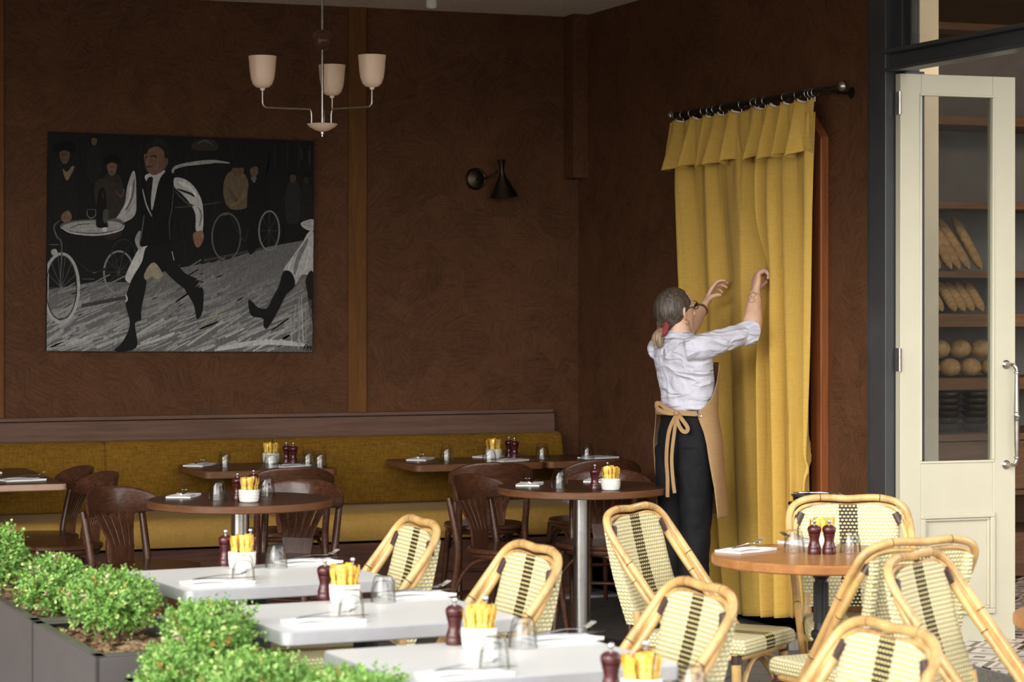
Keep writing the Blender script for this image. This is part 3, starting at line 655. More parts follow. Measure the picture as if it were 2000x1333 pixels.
# brush signature
for pts in ([(1512, 1240), (1520, 1215), (1532, 1216), (1528, 1242)], [(1536, 1212), (1534, 1242)], [(1534, 1226), (1548, 1222), (1547, 1242)], [(1550, 1240), (1554, 1216)], [(1508, 1226), (1556, 1222)]): stroke(pts, 6, g(0.008))
_t = NT('oil_paint'); _a = _t.n('ShaderNodeVertexColor'); _a.layer_name = 'paint'; _t.set(Roughness=0.55); _t.b.inputs['Specular IOR Level'].default_value = 0.12
_n = _t.noise(_t.coord('Object', (90, 90, 40)), 1.0, 4, 0.6); _m = _t.mix(1.0, _a.outputs[0], _t.ramp(_n.outputs[0], [(0.3, (0.75, 0.75, 0.75)), (0.7, (1.25, 1.25, 1.25))]), 'MULTIPLY'); _t.color(_m); _t.bump(_n.outputs[0], 0.25, 0.002)
pb.build('canvas', _t.m, pt, smooth=0)
# ---------------------------------------------------------------- bentwood chairs (facing -y)
def bent_chair(label):
    t = thing('bentwood_chair', label, 'chair', group='dark bentwood chairs')
    b = MB(); out = [(0.205*math.copysign(abs(math.cos(a))**0.85, math.cos(a)), 0.205*math.copysign(abs(math.sin(a))**0.85, math.sin(a))-0.0) for a in [2*PI*k/48 for k in range(48)]]
    b.slab(out, 0.438, 0.462, 0.006); b.build('seat', M['darkwood'], t)
    b = MB(); b.tube([(0.185*math.cos(2*PI*k/40), 0.185*math.sin(2*PI*k/40), 0.428) for k in range(40)], 0.014, 8, closed=True); b.build('seat_ring', M['darkwood'], t)
    for s in (-1, 1):
        b = MB(); b.tube([(s*0.185, 0.275, 0.0), (s*0.178, 0.225, 0.20), (s*0.172, 0.190, 0.42), (s*0.175, 0.205, 0.55), (s*0.180, 0.235, 0.69)], [0.013, 0.016, 0.018, 0.017, 0.015], 12, 6); b.build('leg', M['darkwood'], t)
        b = MB(); b.tube([(s*0.185, -0.205, 0.0), (s*0.170, -0.170, 0.22), (s*0.155, -0.145, 0.43)], [0.012, 0.015, 0.018], 12, 6); b.build('leg', M['darkwood'], t)
        b = MB(); b.tube([(s*0.175, -0.178, 0.12), (s*0.168, -0.16, 0.28), (s*0.165, -0.09, 0.385), (s*0.168, 0.02, 0.415), (s*0.172, 0.12, 0.385), (s*0.176, 0.195, 0.28), (s*0.180, 0.22, 0.14)], 0.009, 10, 6); b.build('bent_brace', M['darkwood'], t)
    b = MB(); b.tube([(-0.172, -0.185, 0.17), (-0.16, -0.165, 0.30), (-0.09, -0.158, 0.395), (0, -0.156, 0.415), (0.09, -0.158, 0.395), (0.16, -0.165, 0.30), (0.172, -0.185, 0.17)], 0.009, 10, 6); b.build('bent_brace', M['darkwood'], t)
    b = MB(); b.tube([(-0.178, 0.222, 0.24), (0.178, 0.222, 0.24)], 0.009, 10); b.build('stretcher', M['darkwood'], t)
    # curved crest rail
    def crest(u, v):
        a = 2*u-1; x = 0.222*a; yc = 0.262-0.095*a*a
        top = 0.790-0.055*abs(a)**3.2; bot = 0.662+0.012*abs(a)**2
        ph = 2*PI*v; cz = (top+bot)/2; hz = (top-bot)/2; hy = 0.010
        sz = math.copysign(abs(math.sin(ph))**0.35, math.sin(ph)); sy = math.copysign(abs(math.cos(ph))**0.6, math.cos(ph))
        e_ = 1.0 if abs(a) < 0.985 else 0.85
        return (x, yc+hy*sy*e_+0.18*(cz+hz*sz-0.70), cz+hz*sz*e_)
    b = MB(); b.grid(crest, 28, 24, cv=True); n0 = len(b.v)
    b.face([k for k in range(24)]); b.face([28*24+k for k in range(24)][::-1]); b.build('crest_rail', M['darkwood'], t, 60)
    # fan back of five slats over a plain foot
    def sl(xb0, xb1, xt0, xt1):
        b = MB(); rs = []
        for k in range(9):
            f = k/8; z = 0.53+f*0.145; e_ = f**1.4; x0 = xb0+(xt0-xb0)*e_; x1 = xb1+(xt1-xb1)*e_
            y = 0.178+0.060*f**1.2; xm = (x0+x1)/2; yc = lambda x: y-0.9*x*x*f
            rs.append([(x0, yc(x0)-0.005, z), (x1, yc(x1)-0.005, z), (x1, yc(x1)+0.005, z), (x0, yc(x0)+0.005, z)])
        b.rings(rs); return bevel(b.build('slat', M['slatwood'], t, smooth=30), 0.002)
    wb, wt = 0.150, 0.262
    for k in range(5):
        sl(-wb/2+wb*k/5+0.0012, -wb/2+wb*(k+1)/5-0.0012, -wt/2+wt*k/5+0.006, -wt/2+wt*(k+1)/5-0.006)
    b = MB(); rs = []
    for k in range(7):
        f = k/6; z = 0.40+f*0.131; h_ = 0.058+0.017*f
        rs.append([(-h_, 0.173+0.005*f-0.005, z), (h_, 0.173+0.005*f-0.005, z), (h_, 0.173+0.005*f+0.005, z), (-h_, 0.173+0.005*f+0.005, z)])
    b.rings(rs); b.build('splat_foot', M['slatwood'], t, 30)
    return t
bent = None
def put_bent(label, crest_xy, face_deg):
    # crest_xy is the middle of the crest rail, face_deg the direction the sitter looks (0 = towards -y, 90 = +x)
    global bent
    th = R(face_deg); x = crest_xy[0]+0.255*math.sin(th); y = crest_xy[1]-0.255*math.cos(th)
    if bent is None: bent = bent_chair(label); bent.location = (x, y, 0); bent.rotation_euler = (0, 0, th); return bent
    return dup(bent, label, (x, y, 0), th)
put_bent('dark bentwood chair at the left side of the left round brown table', (-3.150, -2.200), 34)
put_bent('dark bentwood chair at the far left table, the one nearer the banquette', (-2.985, -0.84), -84)
put_bent('dark bentwood chair at the far left table, behind the left round table\'s chair', (-2.955, -1.27), -82)
put_bent('dark bentwood chair facing the banquette at the left square bench table', (-2.05, -1.30), 178)
put_bent('dark bentwood chair behind the left round table, its fan back turned outward', (-2.235, -2.11), -38)
put_bent('dark bentwood chair at the left side of the round table with a steel column', (-1.430, -2.05), 38)
put_bent('dark bentwood chair facing the banquette at the bench table with three napkins', (-1.00, -1.30), 172)
put_bent('dark bentwood chair facing the banquette at the bench table in the corner', (-0.365, -1.27), 180)
put_bent('dark bentwood chair behind the round steel-column table, beside the person', (-0.665, -1.99), -34)

# ---------------------------------------------------------------- cane bistro chairs (facing -y)
def cane_tube(pts, r_, n=8, nodes=(), seg=12):
    P = cat_rom(pts, n); L = len(P); b = MB()
    Q = []; kind = []
    for i, p in enumerate(P):
        Q.append(p); kind.append(0)
    # insert node rings
    out = []; mk = []
    cum = [0]
    for i in range(1, L): cum.append(cum[-1]+(P[i]-P[i-1]).length)
    T = cum[-1]
    def at(d):
        for i in range(1, L):
            if cum[i] >= d: f = (d-cum[i-1])/max(cum[i]-cum[i-1], 1e-9); return P[i-1].lerp(P[i], f)
        return P[-1]
    ds = sorted([(c, 0) for c in cum]+[(min(max(nd*T+o_, 0), T), m_) for nd in nodes for o_, m_ in ((-0.006, 0), (-0.0018, 1), (0.0018, 2), (0.006, 0))])
    pts2 = []; rad = []; mi = []; last = -1
    for d, m_ in ds:
        if d-last < 4e-4: continue
        last = d; pts2.append(at(d)); rad.append(r_*(1.07 if m_ else 1.0)); mi.append(1 if m_ == 1 else 0)
    # tube with exact radii
    it = iter(rad); rr = rad
    b.tube(pts2, lambda t: rr[min(int(round(t*(len(rr)-1))), len(rr)-1)], seg, 1, ringmi=lambda i: mi[i])
    return b
def bistro_chair(label):
    t = thing('bistro_chair', label, 'chair', group='cane bistro chairs')
    CM = [M['cane'], M['canedark']]
    half = [(0.208, -0.105, 0.362), (0.213, 0.004, 0.50), (0.218, 0.125, 0.655), (0.221, 0.196, 0.745), (0.219, 0.242, 0.805), (0.206, 0.270, 0.848), (0.172, 0.284, 0.873), (0.115, 0.289, 0.885), (0.055, 0.290, 0.885)]
    path = [(-x, y, z) for x, y, z in half]+[(0, 0.290, 0.882)]+half[::-1]
    cane_tube(path, 0.0128, 6, (0.13, 0.27, 0.44, 0.57, 0.73, 0.88)).build('back_hoop', CM, t, 60)
    inner = [(0.195, 0.265, 0.826), (0.165, 0.279, 0.851), (0.115, 0.284, 0.861), (0.06, 0.285, 0.860)]
    ip = [(-x, y, z) for x, y, z in inner]+[(0, 0.285, 0.856)]+inner[::-1]
    cane_tube(ip, 0.0075, 6).build('inner_rail', CM, t, 60)
    for s in (-1, 1):
        pth = [(s*0.176, 0.262, 0.822), (s*0.199, 0.244, 0.778), (s*0.209, 0.196, 0.705), (s*0.210, 0.122, 0.612), (s*0.206, 0.000, 0.458), (s*0.202, -0.077, 0.360)]
        cane_tube(pth, 0.0118, 6, (0.35, 0.72)).build('arm_cane', CM, t, 60); arm = COL.objects[-1]
        cane_tube([(s*0.195, 0.266, 0.830), (s*0.212, 0.233, 0.778), (s*0.217, 0.178, 0.705), (s*0.214, 0.120, 0.630), (s*0.207, -0.091, 0.362)], 0.0045, 6).build('filler_cane', CM, t, 60)
        b = MB(); b.tube([(s*0.170, 0.265, 0.832), (s*0.190, 0.255, 0.793)], [0.0135, 0.0148], 12, 3); b.build('binding', M['wrap'], arm)
        cane_tube([(s*0.185, -0.205, 0.44), (s*0.190, -0.212, 0.22), (s*0.195, -0.222, 0.0)], 0.0165, 5, (0.42, 0.8)).build('leg', CM, t, 60); fleg = COL.objects[-1]
        cane_tube([(s*0.160, 0.180, 0.55), (s*0.165, 0.165, 0.40), (s*0.172, 0.200, 0.20), (s*0.180, 0.245, 0.0)], 0.0155, 5, (0.35, 0.7)).build('leg', CM, t, 60)
        cane_tube([(s*0.190, -0.205, 0.10), (s*0.188, -0.185, 0.27), (s*0.186, -0.11, 0.385), (s*0.184, -0.02, 0.41), (s*0.182, 0.08, 0.385), (s*0.176, 0.165, 0.27), (s*0.174, 0.20, 0.12)], 0.0105, 6, (0.25, 0.75)).build('bent_brace', CM, t, 60)
        b = MB(); b.tube([(s*0.186, -0.207, 0.402), (s*0.186, -0.205, 0.432)], 0.0185, 12); b.build('binding', M['wrap'], fleg)
    cane_tube([(-0.178, -0.215, 0.10), (-0.165, -0.212, 0.28), (-0.09, -0.210, 0.39), (0, -0.21, 0.415), (0.09, -0.210, 0.39), (0.165, -0.212, 0.28), (0.178, -0.215, 0.10)], 0.0105, 6, (0.25, 0.75)).build('bent_brace', CM, t, 60)
    b = MB(); b.tube([(x, y, 0.424) for x, y in rrect(-0.195, 0.195, -0.222, 0.160, 0.05)], 0.011, 8, closed=True); b.build('seat_rail', M['cane'], t)
    # woven back: front sheet, deep sides, recessed rear
    wtop, wbot = 0.178, 0.164; nz_ = 18
    front = [(-1+2*k/14) for k in range(15)]
    rings = []; uvs = []
    for j in range(nz_+1):
        v = j/nz_; w_ = wbot+(wtop-wbot)*v; dep = 0.058-0.026*v; ring = []; uvr = []
        def add(x, d, u):
            zt = 0.862-0.030*min(1, abs(x)/w_)**5; z = 0.505+(zt-0.505)*v
            y = 0.155+0.108*v+0.018*math.sin(PI*v)*0.5+0.012*(1-(x/w_)**2)
            ring.append((x, y+d, z)); uvr.append((u, z))
        for a in front: add(a*w_, 0.0, a*w_)
        for dx, d in ((0.007, 0.006), (0.009, dep*0.5), (0.006, dep), (-0.008, dep+0.003), (-0.018, dep-0.004)): add(w_+dx, d, 0.25+d)
        for a in front[::-1]: add(a*(w_-0.020), 0.016, a*w_)
        for dx, d in ((-0.018, dep-0.004), (-0.008, dep+0.003), (0.006, dep), (0.009, dep*0.5), (0.007, 0.006)): add(-w_-dx, d, -0.25-d)
        rings.append(ring); uvs.append(uvr)
    b = MB(); n = len(rings[0])
    for r_ in rings: b.v.extend(r_)
    for j in range(nz_):
        for k in range(n):
            k2 = (k+1) % n; b.face((j*n+k, j*n+k2, (j+1)*n+k2, (j+1)*n+k), 0, [uvs[j][k], uvs[j][k2], uvs[j+1][k2], uvs[j+1][k]])
    for base, jj, rev in ((0, 0, True), (nz_*n, nz_, False)):
        idx = [base+k for k in range(n)]; uv = [(uvs[jj][k][0], uvs[jj][k][1]) for k in range(n)]
        if rev: idx.reverse(); uv.reverse()
        b.face(idx, 0, uv)
    b.build('woven_back', M['weave'], t, 50)
    # woven seat
    out = []
    for x, y in rrect(-1, 1, -0.245, 0.158, 0.05, 5):
        out.append((x, y))
    out = [((0.205 if True else 0)*x*(1-0.10*(y+0.245)/0.40) if abs(x) <= 1 else x, y) for x, y in [(max(-1, min(1, x)), y) for x, y in rrect(-1.0, 1.0, -0.245, 0.158, 0.05, 5)]]
    b = MB(); n = len(out)
    def ring(d, z): return [(x*(1-d/0.2), (y+0.045)*(1-d/0.2)-0.045, z) for x, y in out]
    rs = [ring(0.012, 0.430), ring(0.0, 0.437), ring(-0.002, 0.458), ring(0.002, 0.476), ring(0.014, 0.484)]
    for r_ in rs: b.v.extend(r_)
    for i in range(4):
        for k in range(n):
            k2 = (k+1) % n; p, q = out[k], out[k2]; fb = abs(q[0]-p[0]) > abs(q[1]-p[1])
            def uu(idx): x, y, z = b.v[idx]; return (x if fb else y+0.6, z)
            f = (i*n+k, i*n+k2, (i+1)*n+k2, (i+1)*n+k); b.face(f, 0, [uu(a) for a in f])
    b.face([4*n+k for k in range(n)], 0, [(b.v[4*n+k][0], b.v[4*n+k][1]) for k in range(n)])
    b.face([k for k in range(n)][::-1], 0, [(9, 9)]*n)
    b.build('woven_seat', M['weave'], t, 50)
    return t
bist = None
def put_bistro(label, xy, face_deg, sz=1.0):
    global bist
    th = R(face_deg)
    if bist is None:
        bist = bistro_chair(label); bist.location = (*xy, 0); bist.rotation_euler = (0, 0, th); bist.scale = (sz,)*3; return bist
    o = dup(bist, label, (*xy, 0), th); o.scale = (sz,)*3; return o
BISTRO = [
 ('cane bistro chair at the rearmost white table, in front of the steel column', (-3.045, -5.269), -91, 1.0),
 ('cane bistro chair at the second white table from the back, below the dark chairs', (-3.009, -6.199), -89, 1.0),
 ('cane bistro chair at the third white table, standing before the person\'s legs', (-2.912, -7.13), -90, 0.985),
 ('cane bistro chair cut by the bottom edge, nearest of those facing the white tables', (-2.860, -8.010), -88, 0.985),
 ('cane bistro chair turned right to the honey wood table, beside the person\'s legs', (-1.736, -5.282), 38, 1.0),
 ('cane bistro chair seen from the front behind the honey wood table, by the cream door', (-1.108, -5.222), -21, 1.0),
 ('cane bistro chair seen from behind, its recessed woven back before the cream door', (-1.600, -6.150), 186, 1.0),
 ('cane bistro chair facing right, its hoop overlapping the chair seen from behind', (-1.642, -7.02), 36, 1.0),
]
for lb, xy, a, k in BISTRO: put_bistro(lb, xy, a, k)

# ---------------------------------------------------------------- tables
def col_table(label, xy, top_outline, z0, z1, topm, edgem, colm, cr2, base, rz=0, square=False, name='table', ch=0.004):
    t = thing(name, label, 'table', (*xy, 0), R(rz))
    b = MB(); b.slab(top_outline, z0, z1, ch, 0, 1); b.build('table_top', [topm, edgem], t, 30)
    b = MB()
    if square: b.box(-cr2, cr2, -cr2, cr2, 0.012, z0)
    else: b.lathe([(cr2, 0.012), (cr2, z0)], 28)
    b.build('column', colm, t)
    b = MB(); b.lathe([(base, 0.0), (base, 0.008), (base*0.9, 0.014), (cr2*1.3, 0.022), (cr2*1.1, 0.03)], 40); b.build('foot', colm if colm is not M['brushed'] else M['brushed'], t)
    b = MB(); b.box(-0.12, 0.12, -0.025, 0.025, z0-0.008, z0); b.box(-0.025, 0.025, -0.12, 0.12, z0-0.008, z0); b.build('bracket', M['blackmetal'], t, smooth=0)
    return t
ZT = 0.745
col_table('round dark brown table on the left, on a steel column', (-2.646, -2.531), circ(0.40, 96), 0.712, ZT, M['tabletop'], M['tableedge'], M['brushed'], 0.040, 0.24, name='round_table')
col_table('round dark brown table before the corner, on a steel column', (-0.981, -2.393), circ(0.395, 96), 0.712, ZT, M['tabletop'], M['tableedge'], M['brushed'], 0.040, 0.24, name='round_table')
col_table('square dark brown bench table behind the left round table', (-2.035, -0.553), rrect(-0.355, 0.345, -0.30, 0.30, 0.035), 0.708, ZT, M['tabletop'], M['tableedge'], M['alu'], 0.035, 0.2, square=True, name='bench_table')
col_table('square dark brown bench table with three napkins, below the wall lamp', (-0.885, -0.505), rrect(-0.355, 0.375, -0.262, 0.262, 0.035), 0.708, ZT, M['tabletop'], M['tableedge'], M['alu'], 0.035, 0.2, square=True, name='bench_table')
col_table('square dark brown bench table pushed into the corner', (-0.250, -0.49), rrect(-0.236, 0.228, -0.262, 0.262, 0.035), 0.708, ZT, M['tabletop'], M['tableedge'], M['alu'], 0.035, 0.2, square=True, name='bench_table')
col_table('long dark table with a pale edge at the far left', (-3.60, -0.805), rrect(-0.42, 0.42, -0.585, 0.585, 0.03), 0.715, ZT, M['tabletop'], M['ply'], M['alu'], 0.035, 0.2, square=True, name='bench_table')
def iron_table(label, xy, r_):
    t = thing('cafe_table', label, 'table', (*xy, 0))
    b = MB(); b.slab(circ(r_, 96), 0.712, ZT, 0.005); b.build('table_top', M['oaktop'], t, 30)
    b = MB(); b.lathe([(0.022, 0.03), (0.024, 0.10), (0.030, 0.14), (0.021, 0.17), (0.021, 0.40), (0.024, 0.42), (0.034, 0.43), (0.034, 0.445), (0.025, 0.455), (0.034, 0.468), (0.034, 0.482), (0.024, 0.49), (0.022, 0.51), (0.021, 0.66), (0.030, 0.67), (0.036, 0.69), (0.036, 0.712)], 28)
    for k in range(12): a = 2*PI*k/12; b.tube([(0.022*math.cos(a), 0.022*math.sin(a), 0.18), (0.022*math.cos(a), 0.022*math.sin(a), 0.39)], 0.004, 6); b.tube([(0.022*math.cos(a), 0.022*math.sin(a), 0.515), (0.022*math.cos(a), 0.022*math.sin(a), 0.65)], 0.004, 6)
    b.build('column', M['iron'], t)
    for k in range(3):
        a = R(30+120*k); c_, s_ = math.cos(a), math.sin(a)
        b = MB(); b.tube([(0.0, 0.0, 0.11), (0.06*c_, 0.06*s_, 0.12), (0.16*c_, 0.16*s_, 0.06), (0.26*c_, 0.26*s_, 0.012)], [0.026, 0.022, 0.017, 0.014], 10, 6); b.build('foot', M['iron'], t)
    return t
iron_table('round honey-coloured wooden table on a black iron column by the cream door', (-1.395, -5.475), 0.370)
iron_table('round honey-coloured wooden table peeking in at the right picture edge', (-1.325, -7.225), 0.370)
WT = {}
for key, xy, rz_, lb in (('W1', (-3.335, -5.405), 6, 'white rectangular table with metal edge, farthest back of its row'), ('W2', (-3.300, -6.390), 4, 'white rectangular table with metal edge, second from the back'), ('W3', (-3.260, -7.310), 4, 'white rectangular table with metal edge, third from the back'), ('W4', (-3.215, -8.215), 4, 'white rectangular table below the bottom edge, under the nearest pot')):
    t = thing('terrace_table', lb, 'table', (*xy, 0), R(rz_))
    b = MB(); b.slab(rrect(-0.345, 0.345, -0.29, 0.29, 0.03), 0.708, ZT, 0.003, 0, 1); b.build('table_top', [M['white'], M['alu']], t, 30)
    b = MB(); b.lathe([(0.035, 0.02), (0.035, 0.70)], 24); b.build('column', M['iron'], t)
    for k in range(2): b = MB(); b.box(-0.30, 0.30, -0.03, 0.03, 0.0, 0.022) if k else b.box(-0.03, 0.03, -0.26, 0.26, 0.0, 0.020); bevel(b.build('foot', M['iron'], t, smooth=0), 0.005)
    b = MB(); b.box(-0.15, 0.15, -0.03, 0.03, 0.698, 0.708); b.build('bracket', M['blackmetal'], t, smooth=0)

# ---------------------------------------------------------------- things on the tables
EPS = 0.0006
def make_glass(label):
    t = thing('water_glass', label, 'glass', group='upturned water glasses')
    prof = [(0.0355, 0.0), (0.0365, 0.001), (0.0365, 0.004), (0.0350, 0.025), (0.0348, 0.032), (0.0330, 0.045), (0.0290, 0.062), (0.0255, 0.071), (0.0235, 0.0745), (0.010, 0.0745), (0.001, 0.0740)]
    inn = [(0.001, 0.060), (0.012, 0.0605), (0.021, 0.058), (0.0265, 0.048), (0.0310, 0.033), (0.0330, 0.022), (0.0343, 0.003), (0.0345, 0.0006)]
    b = MB(); b.lathe(prof+inn, 40, caps=False); n = 40; L = len(prof+inn)
    for k in range(n): b.face(((L-1)*n+k, (L-1)*n+(k+1) % n, (k+1) % n, k))
    b.build('tumbler', M['glass'], t, 60); return t
def make_mill(label):
    t = thing('pepper_mill', label, 'mill', group='burgundy mills')
    k_ = 0.92
    prof = [(0.001, 0.0), (0.0225, 0.0), (0.0230, 0.004), (0.0230, 0.014), (0.0215, 0.017), (0.0222, 0.021), (0.0222, 0.024), (0.0195, 0.030), (0.0165, 0.042), (0.0163, 0.050), (0.0185, 0.060), (0.0205, 0.066), (0.0200, 0.069), (0.0215, 0.071)]
    b = MB(); b.lathe(prof, 28, caps=True); b.build('body', M['mill'], t, 60)
    b = MB(); b.lathe([(0.019, 0.0712), (0.0222, 0.074), (0.0235, 0.082), (0.0225, 0.090), (0.016, 0.096), (0.007, 0.099), (0.001, 0.0995)], 28); hd = b.build('head', M['mill'], t, 60)
    b = MB(); b.lathe([(0.0045, 0.098), (0.004, 0.104), (0.006, 0.107), (0.0075, 0.111), (0.006, 0.116), (0.001, 0.118)], 16); b.build('knob', M['chrome'], hd, 60)
    return t
def make_pot(label):
    t = tag(MB().lathe([(0.001, 0.0), (0.036, 0.0), (0.040, 0.004), (0.0425, 0.012), (0.0418, 0.0145), (0.0432, 0.017), (0.0438, 0.024), (0.0430, 0.0265), (0.0442, 0.029), (0.0445, 0.036), (0.0437, 0.0385), (0.0447, 0.041), (0.0447, 0.051), (0.0440, 0.054), (0.0415, 0.054), (0.0405, 0.050), (0.0395, 0.012), (0.001, 0.008)], 40).build('sugar_pot', M['ceramic'], None, 60), label, 'pot', 'white sugar pots')
    return t
def make_stick(label):
    b = MB(); rs = []
    for k in range(9):
        z = 0.090*k/8; w_ = 0.0088*(0.85+0.15*math.sin(k*2.1))*(1.35 if k == 8 else 1); d = 0.0030*math.sin(PI*min(max(k, 0.5), 7.5)/8)+0.0006
        o_ = 0.0015*math.sin(k*1.7)
        rs.append([(w_*math.cos(a), d*math.sin(a)+o_, z) for a in [2*PI*i/10 for i in range(10)]])
    b.rings(rs); return tag(b.build('sugar_stick', M['gold'], None, 60), label, 'sugar stick')
def make_napkin(label):
    b = MB(); rnd = random.Random(3)
    def top(u, v):
        x = -0.10+0.20*u; y = -0.055+0.11*v
        return (x+0.004*math.sin(v*5), y+0.004*math.sin(u*7), 0.008+0.004*math.sin(u*PI)*math.sin(v*PI)+0.003*math.sin(u*9+v*4)*u)
    b.grid(top, 20, 10); b.grid(lambda u, v: (top(u, v)[0]*0.99, top(u, v)[1]*0.98, 0.0006), 20, 10, flip=True)
    n = 11
    for k in range(20):
        b.face((k*n, (k+1)*n, 231+(k+1)*n, 231+k*n)); b.face((k*n+10, 231+k*n+10, 231+(k+1)*n+10, (k+1)*n+10))
    for k in range(10): b.face((k, 231+k, 231+k+1, k+1)); b.face((220+k, 220+k+1, 231+220+k+1, 231+220+k))
    # folded upper layer
    b.grid(lambda u, v: (-0.096+0.15*u, -0.050+0.085*v, 0.0112+0.005*math.sin(u*PI)*math.sin(v*PI)+0.002*math.sin(u*6)), 14, 8)
    b.grid(lambda u, v: (-0.096+0.15*u, -0.050+0.085*v, 0.0085+0.004*math.sin(u*PI)*math.sin(v*PI)), 14, 8, flip=True)
    return tag(b.build('napkin', M['cloth'], None, 60), label, 'napkin', 'folded white napkins')
def make_fork(label):
    t = thing('fork', label, 'fork', group='steel forks')
    b = MB(); b.tube([(-0.095, 0, 0.0), (-0.05, 0, 0.003), (0.0, 0, 0.006), (0.035, 0, 0.004), (0.052, 0, 0.004)], [0.005, 0.0045, 0.003, 0.003, 0.007], 8, 5, flat=0.35)
    b.tube([(0.048, 0.0, 0.004), (0.060, 0.0, 0.005), (0.066, 0.0, 0.006)], [0.006, 0.010, 0.0095], 8, 4, flat=0.16); b.build('handle', M['chrome'], t, 60)
    b = MB()
    for k in range(4): y = -0.009+0.006*k; b.tube([(0.062, y, 0.0055), (0.075, y, 0.009), (0.088, y, 0.015), (0.096, y, 0.019)], [0.0017, 0.0016, 0.0014, 0.0008], 6, 3)
    b.build('tines', M['chrome'], t, 60); return t
def make_knife(label):
    t = thing('table_knife', label, 'knife', group='steel table knives')
    b = MB(); b.tube([(-0.10, 0, 0.0), (-0.06, 0, 0.001), (-0.005, 0, 0.001)], [0.006, 0.0065, 0.004], 8, 5, flat=0.5); b.build('handle', M['chrome'], t, 60)
    b = MB(); b.tube([(-0.006, 0, 0.001), (0.03, 0.001, 0.001), (0.08, 0.001, 0.001), (0.105, 0.0, 0.001)], [0.004, 0.008, 0.009, 0.002], 8, 5, flat=0.14); b.build('blade', M['chrome'], t, 60); return t
PRO = {}
def place(kind, maker, label, x, y, z=ZT+EPS, rz=0.0, rx=0.0, ry=0.0):
    if kind not in PRO: o = PRO[kind] = maker(label)
    else: o = dup(PRO[kind], label, (0, 0, 0))
    o.location = (x, y, z); o.rotation_euler = (R(rx), R(ry), R(rz)); return o
def gl(wh, x, y):
    o = place('glass', make_glass, 'upturned glass '+wh, x, y)
    o.scale = (1.04, 1.04, 1.16) if y > -3.5 else (1, 1, 1)          # taller tumblers on the inner tables
def ml(wh, x, y): place('mill', make_mill, 'pepper mill '+wh, x, y, rz=random.random()*90)
def st(wh, x, y, rz, flip=False):
    place('nap', make_napkin, 'white napkin '+wh, x, y, rz=rz)
    a = R(rz); z = ZT+EPS+0.019
    place('fork', make_fork, 'fork on the napkin '+wh, x+0.022*math.cos(a)-0.012*math.sin(a), y+0.022*math.sin(a)+0.012*math.cos(a), z, rz+8)
    place('knife', make_knife, 'knife on the napkin '+wh, x+0.015*math.cos(a)+0.018*math.sin(a), y+0.015*math.sin(a)-0.018*math.cos(a), z-0.002, rz-5)
srnd = random.Random(11)
def pot(wh, x, y):
    place('pot', make_pot, 'white pot of sugar sticks '+wh, x, y, rz=srnd.uniform(0, 90))
    n = 18
    for k in range(n):
        rad = 0.011 if k < 5 else 0.029; a = 2*PI*k/(5 if k < 5 else n-5)+srnd.uniform(-.15, .15)
        dx, dy = rad*math.cos(a), rad*math.sin(a); ln = srnd.uniform(3, 9)*rad/0.027
        o = place('stick', make_stick, 'gold sugar stick in the pot '+wh, x+dx, y+dy, ZT+EPS+0.0095+srnd.uniform(0, 0.012), 0)
        o.rotation_euler = (Matrix.Rotation(a, 3, 'Z') @ Matrix.Rotation(R(ln), 3, 'Y') @ Matrix.Rotation(R(90)+srnd.uniform(-.5, .5), 3, 'Z')).to_euler()
        o['group'] = 'sugar sticks in the pot '+wh
on = 'on the left round dark table'
st(on, -2.847, -2.336, 62); gl(on+', beside the napkin', -2.758, -2.575); ml(on+', left of the pot', -2.673, -2.590); ml(on+', hidden behind the sugar sticks', -2.559, -2.430)
pot(on, -2.655, -2.715); gl(on+', behind the pot', -2.505, -2.445)
on = 'on the round dark table before the corner'
st(on+', next to the glass', -1.186, -2.256, 62); gl(on, -1.136, -2.497); ml(on+', left of the pot', -1.018, -2.632); ml(on+', hidden behind the sugar sticks', -0.905, -2.515); pot(on, -0.953, -2.664); st(on+', behind the mill', -0.800, -2.150, 60)
on = 'on the square bench table behind the left round one'
st(on+', left end', -2.300, -0.390, 55); gl(on+', alone at left', -2.215, -0.582); pot(on, -1.906, -0.345); gl(on+', in front of the pot', -2.012, -0.735); ml(on+', left of the pair', -1.845, -0.430); ml(on+', right of the pair', -1.825, -0.490)
st(on+', by mills', -1.880, -0.640, 30); gl(on+', left one of the right pair', -1.792, -0.655); gl(on+', right one of the right pair', -1.757, -0.752)
on = 'on the bench table below the wall lamp'
st(on+', left end', -1.075, -0.370, 55); gl(on+', left', -0.975, -0.501); gl(on+', in front of the pot', -0.803, -0.695); pot(on, -0.675, -0.42); ml(on+', left of the pair', -0.572, -0.385); ml(on+', right of the pair', -0.575, -0.478)
st(on+', before the mills', -0.668, -0.640, 25)
place('nap', make_napkin, 'folded white napkin with a fork, right behind the mills', -0.640, -0.300, rz=30); place('fork', make_fork, 'steel fork, tines raised, behind the mills on the bench table', -0.615, -0.285, ZT+EPS+0.019, 25)
on = 'on the corner bench table'
gl(on+', beside its left edge', -0.448, -0.566); gl(on+', in the middle', -0.222, -0.655); st(on, -0.130, -0.600, 12)
on = 'on the far left table with pale edge'
st(on+', near its front edge', -3.345, -1.130, 10); st(on+', farther back', -3.47, -0.60, 14)
on = 'on the honey wood table'
st(on+', left', -1.590, -5.305, 24); gl(on+', left of the mills', -1.448, -5.383); ml(on+', left of the pair', -1.416, -5.467); ml(on+', right of the pair', -1.370, -5.486); pot(on, -1.300, -5.305); gl(on+', right of the mills', -1.286, -5.482); st(on+', behind the left glass', -1.290, -5.180, 100)
